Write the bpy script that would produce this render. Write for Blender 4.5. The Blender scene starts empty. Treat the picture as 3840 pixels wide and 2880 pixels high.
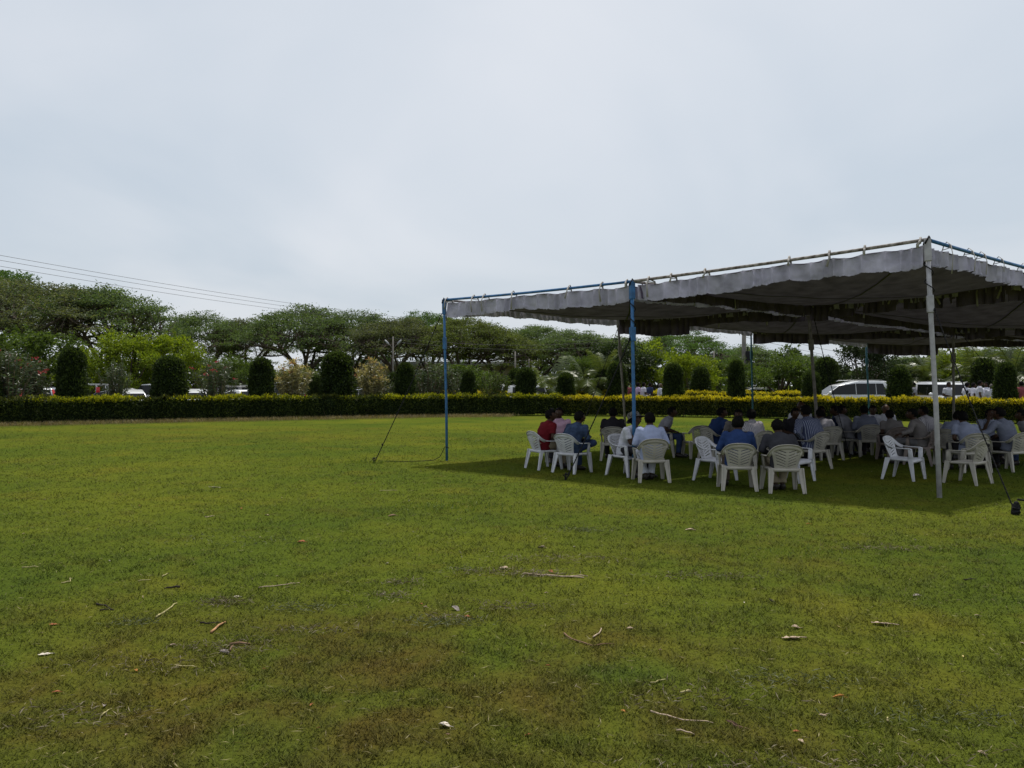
import bpy, bmesh, math, random
import numpy as np
from mathutils import Vector, Matrix, noise

random.seed(7)
RS = np.random.RandomState(7)
S = bpy.context.scene
COL = S.collection
R = math.radians

# ------------------------------------------------------------------ camera
CAM_H, F_PX, CX, HOR = 1.70, 2885.0, 1920.0, 1444.0
cam_d = bpy.data.cameras.new('camera')
cam = bpy.data.objects.new('camera', cam_d); COL.objects.link(cam)
cam.location = (0, 0, CAM_H)
cam.rotation_euler = (R(90 + 0.08), 0, 0)
cam_d.sensor_width = 36; cam_d.lens = F_PX / 3840 * 36
cam_d.clip_start = 0.1; cam_d.clip_end = 3000
S.camera = cam

# ------------------------------------------------------------------ light
SUN_DIR = Vector((0.5, 1.38, 3.4)).normalized()      # towards the sun
sun_d = bpy.data.lights.new('sun', 'SUN'); sun = bpy.data.objects.new('sun', sun_d); COL.objects.link(sun)
sun_d.energy = 4.3; sun_d.angle = R(1.6); sun_d.color = (1.0, 0.95, 0.86)
sun.rotation_euler = (-SUN_DIR).to_track_quat('-Z', 'Y').to_euler()
sun.location = (20, 60, 140)

W = bpy.data.worlds.new('World'); S.world = W; W.use_nodes = True
nt = W.node_tree; nt.nodes.clear()
def N(t, typ, **kw):
    n = t.nodes.new(typ)
    for k, v in kw.items(): setattr(n, k, v)
    return n
out = N(nt, 'ShaderNodeOutputWorld'); bg = N(nt, 'ShaderNodeBackground')
sky = N(nt, 'ShaderNodeTexSky'); sky.sky_type = 'NISHITA'; sky.sun_disc = False
sky.sun_elevation = math.asin(SUN_DIR.z); sky.sun_rotation = math.atan2(SUN_DIR.x, SUN_DIR.y)
sky.dust_density = 3.0; sky.air_density = 1.2
tc = N(nt, 'ShaderNodeTexCoord')
sep = N(nt, 'ShaderNodeSeparateXYZ'); nt.links.new(tc.outputs['Generated'], sep.inputs[0])
def M(t, op, a, b=None, clamp=False):
    n = t.nodes.new('ShaderNodeMath'); n.operation = op; n.use_clamp = clamp
    for i, v in enumerate((a, b)):
        if v is None: continue
        if isinstance(v, (int, float)): n.inputs[i].default_value = v
        else: t.links.new(v, n.inputs[i])
    return n.outputs[0]
zz = M(nt, 'ADD', M(nt, 'MAXIMUM', sep.outputs[2], 0.0), 0.28)
px = M(nt, 'DIVIDE', sep.outputs[0], zz); py = M(nt, 'DIVIDE', sep.outputs[1], zz)
cmb = N(nt, 'ShaderNodeCombineXYZ'); nt.links.new(px, cmb.inputs[0]); nt.links.new(py, cmb.inputs[1])
nz = N(nt, 'ShaderNodeTexNoise'); nz.inputs['Scale'].default_value = 0.95; nz.inputs['Detail'].default_value = 5
nz.inputs['Roughness'].default_value = 0.45; nz.inputs['Distortion'].default_value = 0.5
nt.links.new(cmb.outputs[0], nz.inputs['Vector'])
ramp = N(nt, 'ShaderNodeValToRGB')
ramp.color_ramp.elements[0].position = 0.36; ramp.color_ramp.elements[0].color = (6.0, 6.75, 7.6, 1)
ramp.color_ramp.elements[1].position = 0.64; ramp.color_ramp.elements[1].color = (7.8, 8.15, 8.7, 1)
nt.links.new(nz.outputs['Fac'], ramp.inputs[0])
# thin cloud glows softly round the veiled sun
dotn = N(nt, 'ShaderNodeVectorMath'); dotn.operation = 'DOT_PRODUCT'
nrm = N(nt, 'ShaderNodeVectorMath'); nrm.operation = 'NORMALIZE'
nt.links.new(tc.outputs['Generated'], nrm.inputs[0]); nt.links.new(nrm.outputs[0], dotn.inputs[0])
dotn.inputs[1].default_value = SUN_DIR
glow = M(nt, 'POWER', M(nt, 'MAXIMUM', dotn.outputs['Value'], 0.0), 6.0)
gl = N(nt, 'ShaderNodeMixRGB'); gl.blend_type = 'ADD'; nt.links.new(M(nt, 'MULTIPLY', glow, 1.0), gl.inputs[0])
nt.links.new(ramp.outputs[0], gl.inputs[1]); gl.inputs[2].default_value = (2.2, 1.8, 1.3, 1)
mx = N(nt, 'ShaderNodeMixRGB'); mx.inputs[0].default_value = 0.86
nt.links.new(sky.outputs[0], mx.inputs[1]); nt.links.new(gl.outputs[0], mx.inputs[2])
nt.links.new(mx.outputs[0], bg.inputs[0]); bg.inputs[1].default_value = 0.1
nt.links.new(bg.outputs[0], out.inputs[0])

S.view_settings.view_transform = 'Standard'; S.view_settings.look = 'None'
S.view_settings.exposure = 0.0; S.view_settings.gamma = 1.0
S.view_settings.use_curve_mapping = False
S.render.engine = 'CYCLES'
S.cycles.max_bounces = 6; S.cycles.diffuse_bounces = 3; S.cycles.transparent_max_bounces = 4

# ------------------------------------------------------------------ helpers
def G(px, py):
    "ground point under a point of the photograph"
    Y = CAM_H * F_PX / (py - HOR)
    return Vector(((px - CX) / F_PX * Y, Y, 0))
def AX(px, Y): return (px - CX) / F_PX * Y
def AZ(py, Y): return CAM_H + (HOR - py) / F_PX * Y

def tag(o, label=None, cat=None, group=None, kind=None):
    if label: o['label'] = label
    if cat: o['category'] = cat
    if group: o['group'] = group
    if kind: o['kind'] = kind
    return o
def empty(name, label, cat, loc=(0, 0, 0), rotz=0, group=None):
    o = bpy.data.objects.new(name, None); COL.objects.link(o)
    o.location = loc; o.rotation_euler = (0, 0, rotz); o.empty_display_size = 0.2
    return tag(o, label, cat, group)
def put(name, me, mat=None, parent=None, loc=None, rot=None, scale=None):
    o = bpy.data.objects.new(name, me); COL.objects.link(o)
    if mat is not None:
        if not me.materials: me.materials.append(mat)
        elif me.materials[0] is not mat:
            o.material_slots[0].link = 'OBJECT'; o.material_slots[0].material = mat
    if parent: o.parent = parent
    if loc is not None: o.location = loc
    if rot is not None: o.rotation_euler = rot
    if scale is not None: o.scale = scale
    return o
def copy_tree(o, parent=None):
    c = o.copy(); COL.objects.link(c); c.parent = parent
    for ch in list(o.children): copy_tree(ch, c)
    return c
def np_mesh(name, V, Fq, smooth=False):
    "mesh from an array of vertices and an array of equal-sided faces"
    me = bpy.data.meshes.new(name)
    V = np.asarray(V, dtype=np.float32); Fq = np.asarray(Fq, dtype=np.int32)
    n, k = Fq.shape
    me.vertices.add(len(V)); me.vertices.foreach_set('co', V.ravel())
    me.loops.add(n * k); me.loops.foreach_set('vertex_index', Fq.ravel())
    me.polygons.add(n); me.polygons.foreach_set('loop_start', np.arange(0, n * k, k, dtype=np.int32))
    me.polygons.foreach_set('use_smooth', np.full(n, smooth, dtype=bool))
    me.update(); me.validate()
    return me
class MB:
    "collects shapes into ONE mesh"
    def __init__(s): s.v = []; s.f = []
    def add(s, V, F):
        b = len(s.v); s.v += [tuple(p) for p in V]; s.f += [tuple(i + b for i in f) for f in F]; return s
    def box(s, c, d, rot=None, taper=1.0):
        V = []
        for z in (-1, 1):
            k = taper if z < 0 else 1
            for x, y in ((-1, -1), (1, -1), (1, 1), (-1, 1)):
                p = Vector((x * d[0] / 2 * k, y * d[1] / 2 * k, z * d[2] / 2))
                if rot is not None: p = rot @ p
                V.append(p + Vector(c))
        return s.add(V, [(3, 2, 1, 0), (4, 5, 6, 7), (0, 1, 5, 4), (1, 2, 6, 5), (2, 3, 7, 6), (3, 0, 4, 7)])
    def tube(s, pts, rad, n=8, flat=1.0, xdir=None, caps=True):
        pts = [Vector(p) for p in pts]; m = len(pts)
        if isinstance(rad, (int, float)): rad = [rad] * m
        V = []; x = None
        for i, p in enumerate(pts):
            t = (pts[min(i + 1, m - 1)] - pts[max(i - 1, 0)]).normalized()
            if xdir is not None: x = Vector(xdir)
            elif x is None: x = Vector((1, 0, 0)) if abs(t.x) < 0.8 else Vector((0, 1, 0))
            x = (x - t * x.dot(t)); x.normalize(); y = t.cross(x)
            r = rad[i]; rx, ry = (r if isinstance(r, tuple) else (r, r * flat))
            for k in range(n):
                a = 2 * math.pi * k / n
                V.append(p + x * (rx * math.cos(a)) + y * (ry * math.sin(a)))
        F = [(i * n + k, i * n + (k + 1) % n, (i + 1) * n + (k + 1) % n, (i + 1) * n + k) for i in range(m - 1) for k in range(n)]
        if caps: F += [tuple(range(n - 1, -1, -1)), tuple(range((m - 1) * n, m * n))]
        return s.add(V, F)
    def bar(s, a, b, w, h=None, w2=None, h2=None, xdir=(1, 0, 0)):
        "tapered rectangular bar from a to b"
        h = h or w; w2 = w2 or w; h2 = h2 or h
        a = Vector(a); b = Vector(b); t = (b - a).normalized()
        x = Vector(xdir); x = (x - t * x.dot(t)).normalized(); y = t.cross(x)
        V = [a + x * i * w / 2 + y * j * h / 2 for i, j in ((-1, -1), (1, -1), (1, 1), (-1, 1))]
        V += [b + x * i * w2 / 2 + y * j * h2 / 2 for i, j in ((-1, -1), (1, -1), (1, 1), (-1, 1))]
        return s.add(V, [(3, 2, 1, 0), (4, 5, 6, 7), (0, 1, 5, 4), (1, 2, 6, 5), (2, 3, 7, 6), (3, 0, 4, 7)])
    def ball(s, c, r, n=10, rings=7, rot=None):
        c = Vector(c); r = r if isinstance(r, (tuple, list)) else (r, r, r)
        V = []
        for i in range(rings + 1):
            th = math.pi * i / rings
            for k in range(n):
                ph = 2 * math.pi * k / n
                p = Vector((r[0] * math.sin(th) * math.cos(ph), r[1] * math.sin(th) * math.sin(ph), -r[2] * math.cos(th)))
                if rot is not None: p = rot @ p
                V.append(c + p)
        F = [(i * n + k, i * n + (k + 1) % n, (i + 1) * n + (k + 1) % n, (i + 1) * n + k) for i in range(rings) for k in range(n)]
        return s.add(V, F)
    def mesh(s, name, smooth=True, weld=False):
        me = bpy.data.meshes.new(name); me.from_pydata(s.v, [], s.f); me.update()
        if weld:
            bm = bmesh.new(); bm.from_mesh(me); bmesh.ops.remove_doubles(bm, verts=bm.verts, dist=1e-5)
            bmesh.ops.dissolve_degenerate(bm, edges=bm.edges, dist=1e-5); bm.to_mesh(me); bm.free()
        if smooth: me.polygons.foreach_set('use_smooth', np.ones(len(me.polygons), dtype=bool))
        return me
    def build(s, name, mat, parent=None, smooth=True, bevel=0, **kw):
        me = s.mesh(name, smooth)
        if bevel: me = bake(me, [('BEVEL', dict(width=bevel, segments=2, limit_method='ANGLE'))])
        return put(name, me, mat, parent, **kw)
BENCH = bpy.data.scenes.new('bench')
def bake(me, mods):
    o = bpy.data.objects.new('temp', me); BENCH.collection.objects.link(o)
    for typ, kw in mods:
        m = o.modifiers.new(typ, typ)
        for k, v in kw.items(): setattr(m, k, v)
    vl = BENCH.view_layers[0]; vl.update(); dg = vl.depsgraph
    r = bpy.data.meshes.new_from_object(o.evaluated_get(dg), depsgraph=dg)
    nm = me.name; bpy.data.objects.remove(o); bpy.data.meshes.remove(me); r.name = nm
    return r

# ------------------------------------------------------------------ materials
def mat(name, color, rough=0.6, spec=0.3, metal=0.0, var=0.0, scale=8.0, bump=0.0, coat=0.0, c2=None, detail=4):
    m = bpy.data.materials.new(name); m.use_nodes = True; t = m.node_tree; b = t.nodes['Principled BSDF']
    b.inputs['Base Color'].default_value = (*color, 1); b.inputs['Roughness'].default_value = rough
    b.inputs['Specular IOR Level'].default_value = spec; b.inputs['Metallic'].default_value = metal
    if coat: b.inputs['Coat Weight'].default_value = coat; b.inputs['Coat Roughness'].default_value = 0.08
    if var or bump or c2:
        tcn = N(t, 'ShaderNodeTexCoord'); n = N(t, 'ShaderNodeTexNoise'); n.inputs['Scale'].default_value = scale; n.inputs['Detail'].default_value = detail
        t.links.new(tcn.outputs['Object'], n.inputs['Vector'])
        if var or c2:
            r = N(t, 'ShaderNodeValToRGB'); e = r.color_ramp.elements
            e[0].position = 0.35; e[1].position = 0.65
            lo = c2 if c2 else tuple(c * (1 - var) for c in color)
            hi = color if c2 else tuple(min(1, c * (1 + var)) for c in color)
            e[0].color = (*lo, 1); e[1].color = (*hi, 1)
            t.links.new(n.outputs['Fac'], r.inputs[0]); t.links.new(r.outputs[0], b.inputs['Base Color'])
        if bump:
            bp = N(t, 'ShaderNodeBump'); bp.inputs['Strength'].default_value = bump; bp.inputs['Distance'].default_value = 0.02
            t.links.new(n.outputs['Fac'], bp.inputs['Height']); t.links.new(bp.outputs[0], b.inputs['Normal'])
    return m
def leafmat(name, c1, c2, trans=0.35, rough=0.55, tcol=None, spec=0.25):
    "leaf colour varies from leaf to leaf; light also comes through the blade"
    m = bpy.data.materials.new(name); m.use_nodes = True; t = m.node_tree; b = t.nodes['Principled BSDF']; o = t.nodes['Material Output']
    g = N(t, 'ShaderNodeNewGeometry'); r = N(t, 'ShaderNodeValToRGB'); e = r.color_ramp.elements
    e[0].color = (*c1, 1); e[1].color = (*c2, 1); t.links.new(g.outputs['Random Per Island'], r.inputs[0])
    n = N(t, 'ShaderNodeTexNoise'); n.inputs['Scale'].default_value = 0.9; t.links.new(g.outputs['Position'], n.inputs['Vector'])
    hs = N(t, 'ShaderNodeHueSaturation'); t.links.new(r.outputs[0], hs.inputs['Color'])
    mr = N(t, 'ShaderNodeMapRange'); mr.inputs[1].default_value = 0.3; mr.inputs[2].default_value = 0.7; mr.inputs[3].default_value = 0.7; mr.inputs[4].default_value = 1.3
    t.links.new(n.outputs['Fac'], mr.inputs[0]); t.links.new(mr.outputs[0], hs.inputs['Value'])
    t.links.new(hs.outputs[0], b.inputs['Base Color']); b.inputs['Roughness'].default_value = rough; b.inputs['Specular IOR Level'].default_value = spec
    tr = N(t, 'ShaderNodeBsdfTranslucent'); mxs = N(t, 'ShaderNodeMixShader'); mxs.inputs[0].default_value = trans
    k = N(t, 'ShaderNodeMixRGB'); k.blend_type = 'MULTIPLY'; k.inputs[0].default_value = 1; t.links.new(hs.outputs[0], k.inputs[1])
    k.inputs[2].default_value = (*(tcol or (1.35, 1.3, 0.6)), 1); t.links.new(k.outputs[0], tr.inputs[0])
    t.links.new(b.outputs[0], mxs.inputs[1]); t.links.new(tr.outputs[0], mxs.inputs[2]); t.links.new(mxs.outputs[0], o.inputs[0])
    return m

def turf_nodes(t, hue_jitter=None):
    "the lawn's own colours: fresh green, yellowing and dry brown patches laid out in world metres"
    g = N(t, 'ShaderNodeNewGeometry'); pos = g.outputs['Position']
    def noi(scale, det=4, rough=0.55, dist=0.0):
        n = N(t, 'ShaderNodeTexNoise'); n.inputs['Scale'].default_value = scale; n.inputs['Detail'].default_value = det
        n.inputs['Roughness'].default_value = rough; n.inputs['Distortion'].default_value = dist
        t.links.new(pos, n.inputs['Vector']); return n.outputs['Fac']
    def rmp(f, p0, p1, c0, c1):
        r = N(t, 'ShaderNodeValToRGB'); e = r.color_ramp.elements
        e[0].position = p0; e[1].position = p1; e[0].color = (*c0, 1); e[1].color = (*c1, 1)
        t.links.new(f, r.inputs[0]); return r.outputs[0]
    def mixc(f, a, b, mode='MIX'):
        n = N(t, 'ShaderNodeMixRGB'); n.blend_type = mode
        if isinstance(f, float): n.inputs[0].default_value = f
        else: t.links.new(f, n.inputs[0])
        t.links.new(a, n.inputs[1])
        if isinstance(b, tuple): n.inputs[2].default_value = (*b, 1)
        else: t.links.new(b, n.inputs[2])
        return n.outputs[0]
    base = rmp(noi(0.22, 5, 0.6), 0.35, 0.66, GRASS_A, GRASS_B)
    # dry patches, most of them near the path the camera stands on
    sp = N(t, 'ShaderNodeSeparateXYZ'); t.links.new(pos, sp.inputs[0])
    def spot(x, y, rx, ry):
        dx = M(t, 'DIVIDE', M(t, 'SUBTRACT', sp.outputs[0], x), rx); dy = M(t, 'DIVIDE', M(t, 'SUBTRACT', sp.outputs[1], y), ry)
        d = M(t, 'ADD', M(t, 'MULTIPLY', dx, dx), M(t, 'MULTIPLY', dy, dy))
        return M(t, 'POWER', 2.718, M(t, 'MULTIPLY', d, -1.0))
    dry = None
    for s in SPOTS:
        v = M(t, 'MULTIPLY', spot(*s[:4]), s[4]); dry = v if dry is None else M(t, 'ADD', dry, v)
    dn = M(t, 'MULTIPLY', M(t, 'SUBTRACT', noi(1.1, 5, 0.6, 0.6), 0.32, True), 2.2, True)
    dryf = M(t, 'MULTIPLY', dry, dn, True)
    c = mixc(dryf, base, DRY)
    c = mixc(M(t, 'MULTIPLY', M(t, 'SUBTRACT', noi(0.55, 4, 0.55, 0.3), 0.55, True), 3.0, True), c, YEL)
    lush = spot(0.62, 4.55, 0.42, 0.16)
    c = mixc(M(t, 'MULTIPLY', lush, 0.35), c, (0.026, 0.075, 0.014))
    c = mixc(M(t, 'MULTIPLY', M(t, 'SUBTRACT', noi(3.2, 5, 0.65, 0.4), 0.52, True), 1.9, True), c, (0.030, 0.050, 0.008))
    c = mixc(M(t, 'MULTIPLY', M(t, 'SUBTRACT', noi(1.7, 5, 0.65, 0.2), 0.56, True), 2.6, True), c, DRY)
    f = noi(30.0, 4, 0.75)
    v = N(t, 'ShaderNodeMapRange'); v.inputs[1].default_value = 0.3; v.inputs[2].default_value = 0.7; v.inputs[3].default_value = 0.66; v.inputs[4].default_value = 1.32
    t.links.new(f, v.inputs[0])
    hs = N(t, 'ShaderNodeHueSaturation'); t.links.new(c, hs.inputs['Color']); t.links.new(v.outputs[0], hs.inputs['Value'])
    return hs, g, noi
GRASS_A = (0.052, 0.078, 0.012); GRASS_B = (0.100, 0.114, 0.014)
DRY = (0.080, 0.062, 0.0145); YEL = (0.132, 0.116, 0.0165)
SPOTS = [(0, 3.6, 4.5, 0.9, 0.4), (-0.6, 4.9, 2.8, 1.1, 1.3), (2.2, 7.8, 2.2, 1.5, 0.55), (-1.2, 3.9, 1.6, 0.6, 0.6), (-2.2, 4.1, 1.2, 0.6, 0.5),
         (1.0, 3.7, 0.5, 0.3, 0.7), (-9, 25, 9, 2.0, 0.6), (-11.0, 29.5, 8.0, 1.2, 0.7), (5.5, 9.2, 2.0, 0.8, 0.4), (0.5, 10.5, 3, 0.8, 0.3)]
m_lawn = bpy.data.materials.new('lawn_turf'); m_lawn.use_nodes = True
t = m_lawn.node_tree; b = t.nodes['Principled BSDF']
hs, g, noi = turf_nodes(t)
t.links.new(hs.outputs[0], b.inputs['Base Color']); b.inputs['Roughness'].default_value = 0.9; b.inputs['Specular IOR Level'].default_value = 0.0
b1 = N(t, 'ShaderNodeBump'); b1.inputs['Strength'].default_value = 0.9; b1.inputs['Distance'].default_value = 0.03
t.links.new(noi(22.0, 6, 0.7), b1.inputs['Height'])
b2 = N(t, 'ShaderNodeBump'); b2.inputs['Strength'].default_value = 0.6; b2.inputs['Distance'].default_value = 0.12
t.links.new(noi(2.5, 3, 0.6), b2.inputs['Height']); t.links.new(b1.outputs[0], b2.inputs['Normal']); t.links.new(b2.outputs[0], b.inputs['Normal'])
m_blade = bpy.data.materials.new('grass_blade'); m_blade.use_nodes = True
t = m_blade.node_tree; b = t.nodes['Principled BSDF']
hs, g, noi = turf_nodes(t)
ri = N(t, 'ShaderNodeMapRange'); ri.inputs[3].default_value = 0.68; ri.inputs[4].default_value = 1.4
t.links.new(g.outputs['Random Per Island'], ri.inputs[0])
h2 = N(t, 'ShaderNodeHueSaturation'); t.links.new(hs.outputs[0], h2.inputs['Color']); t.links.new(ri.outputs[0], h2.inputs['Value'])
t.links.new(h2.outputs[0], b.inputs['Base Color']); b.inputs['Roughness'].default_value = 0.7; b.inputs['Specular IOR Level'].default_value = 0.06
va = N(t, 'ShaderNodeVectorMath'); va.operation = 'SCALE'; va.inputs['Scale'].default_value = 0.6; t.links.new(g.outputs['Normal'], va.inputs[0])
vb = N(t, 'ShaderNodeVectorMath'); vb.operation = 'ADD'; t.links.new(va.outputs[0], vb.inputs[0]); vb.inputs[1].default_value = (0, 0, 0.6)
vn = N(t, 'ShaderNodeVectorMath'); vn.operation = 'NORMALIZE'; t.links.new(vb.outputs[0], vn.inputs[0]); t.links.new(vn.outputs[0], b.inputs['Normal'])
tr = N(t, 'ShaderNodeBsdfTranslucent'); ms = N(t, 'ShaderNodeMixShader'); ms.inputs[0].default_value = 0.25
t.links.new(h2.outputs[0], tr.inputs[0]); t.links.new(b.outputs[0], ms.inputs[1]); t.links.new(tr.outputs[0], ms.inputs[2]); t.links.new(ms.outputs[0], t.nodes['Material Output'].inputs[0])

M_BARK = mat('bark', (0.075, 0.06, 0.048), 0.9, 0.1, var=0.4, scale=3, bump=0.4)
M_STEM = mat('stem_wood', (0.16, 0.12, 0.085), 0.9, 0.1, var=0.3, scale=6)
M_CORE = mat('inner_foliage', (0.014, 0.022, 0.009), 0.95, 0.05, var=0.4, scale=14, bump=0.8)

# ------------------------------------------------------------------ ground
def sheet(name, pts, z, m, kind='structure'):
    me = bpy.data.meshes.new(name); me.from_pydata([(x, y, z) for x, y in pts], [], [tuple(range(len(pts)))]); me.update()
    return tag(put(name, me, m), kind=kind)
sheet('lawn', [(-600, -60), (600, -60), (600, 1500), (-600, 1500)], 0, m_lawn)
m_drive = mat('packed_earth', (0.20, 0.165, 0.12), 0.95, 0.05, var=0.2, scale=0.6, bump=0.3, detail=8)
HEDGE = [(-34, 24.5), (-21.8, 32.7), (-13.2, 37.6), (-4, 42.0), (2.7, 43.3), (9.5, 41.2), (18, 37.6), (24.5, 32.6), (32, 26.0)]
def hedge_at(px, off=0.0):
    "depth of the hedge line seen at a column of the photograph"
    k = (px - CX) / F_PX
    for (x0, y0), (x1, y1) in zip(HEDGE[:-1], HEDGE[1:]):
        # x0+s*dx = k*(y0+s*dy)
        den = (x1 - x0) - k * (y1 - y0)
        s = (k * y0 - x0) / den
        if -1e-6 <= s <= 1 + 1e-6: return y0 + s * (y1 - y0) + off
    return 38 + off
front = [(x * 1.03, y + 4.2) for x, y in HEDGE]; back = [(x * 1.2, y + 12.5) for x, y in reversed(HEDGE)]
sheet('driveway', front + back, 0.004, m_drive)

# turf: real blades where they can be told apart, thinning steadily with distance
def turf(y0, y1, n, seed):
    rs = np.random.RandomState(seed); a = 0.70
    # density per square metre falls with the square of the distance, so each part of the picture gets its share
    y = y0 * (y1 / y0) ** (rs.rand(n) ** 1.25); x = (rs.rand(n) * 2 - 1) * (a * y + 0.6)
    fade = np.clip((y1 - y) / (y1 * .55), 0, 1)
    k = np.sin(x * 7.3 + 1.7 * np.sin(y * 5.1)) * np.sin(y * 8.7 + 1.3 * np.sin(x * 6.1)) + 0.6 * np.sin(x * 23 + y * 9) * np.sin(y * 19 - x * 11)
    keep = ((k * 0.30 + 0.65) > rs.rand(n)) & (fade > rs.rand(n) * .98)
    x = x[keep]; y = y[keep]; kk = k[keep]; n = len(x)
    ang = rs.rand(n) * 2 * np.pi; w = (0.0042 + 0.0007 * y) * rs.uniform(.7, 1.3, n)
    h = (0.008 + 0.028 * rs.rand(n) ** 1.6) * (0.85 + 0.3 * np.clip(kk, -1, 1.5)) * (1 + .015 * y)
    lean = 0.4 + 1.7 * rs.rand(n); la = rs.rand(n) * 2 * np.pi
    dx, dy = np.cos(ang) * w / 2, np.sin(ang) * w / 2
    V = np.zeros((n, 3, 3))
    V[:, 0] = np.stack([x - dx, y - dy, np.full(n, -0.002)], 1); V[:, 1] = np.stack([x + dx, y + dy, np.full(n, -0.002)], 1)
    V[:, 2] = np.stack([x + np.cos(la) * lean * h, y + np.sin(la) * lean * h, h], 1)
    o = put('grass', np_mesh('grass', V.reshape(-1, 3), np.arange(n * 3).reshape(-1, 3)), m_blade); return tag(o, 'short mown grass blades of the lawn', 'grass', kind='stuff')
turf(2.9, 36.0, 620000, 1)
# ------------------------------------------------------------------ foliage
def unit(a): return a / np.maximum(np.linalg.norm(a, axis=1, keepdims=True), 1e-9)
def leaf_arrays(P, D, L, Wd, rs, droop=0.0):
    "one folded four-cornered leaf at each point P, growing along D"
    n = len(P); D = unit(D); q = unit(rs.randn(n, 3)); Sd = unit(np.cross(D, q)); Nn = np.cross(Sd, D)
    L = np.broadcast_to(L, (n,))[:, None]; Wd = np.broadcast_to(Wd, (n,))[:, None]
    mid = P + D * L * 0.48
    V = np.stack([P, mid + Sd * Wd / 2 + Nn * Wd * 0.12, P + D * L - Nn * L * 0.10 - np.array([0, 0, 1.0]) * L * droop, mid - Sd * Wd / 2 + Nn * Wd * 0.12], 1)
    return V.reshape(-1, 3)
def leaf_mesh(name, P, D, L, Wd, rs, droop=0.0):
    V = leaf_arrays(P, D, L, Wd, rs, droop)
    return np_mesh(name, V, np.arange(len(V)).reshape(-1, 4))

L_RAIN = leafmat('rain_tree_leaf', (0.048, 0.084, 0.032), (0.104, 0.150, 0.056), 0.45)
L_RAIN_DRY = leafmat('dry_rain_tree_leaf', (0.058, 0.076, 0.038), (0.114, 0.132, 0.060), 0.42)
L_RAIN_FRESH = leafmat('fresh_rain_tree_leaf', (0.042, 0.090, 0.020), (0.080, 0.145, 0.030), 0.42)
L_GREEN = leafmat('green_leaf', (0.038, 0.068, 0.014), (0.085, 0.130, 0.024), 0.42)
L_LIME = leafmat('lime_leaf', (0.085, 0.135, 0.010), (0.175, 0.225, 0.018), 0.5)
L_DARK = leafmat('dark_leaf', (0.016, 0.030, 0.010), (0.036, 0.058, 0.016), 0.25)
L_OLIVE = leafmat('olive_leaf', (0.060, 0.086, 0.022), (0.118, 0.148, 0.038), 0.42)
L_TOPI = leafmat('clipped_leaf', (0.008, 0.016, 0.007), (0.050, 0.078, 0.018), 0.42)
L_HEDGE = leafmat('hedge_leaf', (0.018, 0.034, 0.009), (0.045, 0.070, 0.014), 0.25)
L_HEDGE_L = leafmat('dark_hedge_leaf', (0.014, 0.028, 0.008), (0.075, 0.100, 0.018), 0.3)
L_HEDGE_R = leafmat('mixed_hedge_leaf', (0.016, 0.030, 0.008), (0.115, 0.120, 0.018), 0.3)
L_GOLD = leafmat('golden_hedge_leaf', (0.28, 0.255, 0.012), (0.56, 0.485, 0.020), 0.40, tcol=(1.2, 1.1, 0.5))
L_YGREEN = leafmat('yellow_green_leaf', (0.13, 0.17, 0.010), (0.36, 0.35, 0.012), 0.4)
L_OLEA = leafmat('oleander_leaf', (0.028, 0.050, 0.022), (0.072, 0.100, 0.048), 0.3, rough=0.4, spec=0.4)
L_CROTON = leafmat('variegated_leaf', (0.085, 0.095, 0.045), (0.30, 0.27, 0.13), 0.3, rough=0.4, spec=0.5)
L_CROTIP = leafmat('yellow_tip_leaf', (0.27, 0.215, 0.10), (0.42, 0.37, 0.17), 0.35)
L_PINK = leafmat('orange_pink_leaf', (0.32, 0.15, 0.10), (0.42, 0.25, 0.13), 0.3)
M_RED = leafmat('red_petal', (0.22, 0.025, 0.03), (0.36, 0.065, 0.065), 0.3, tcol=(1.1, 0.9, 0.9))
L_PALM = leafmat('palm_leaf', (0.040, 0.066, 0.016), (0.100, 0.125, 0.036), 0.35, rough=0.35, spec=0.5)

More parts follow.
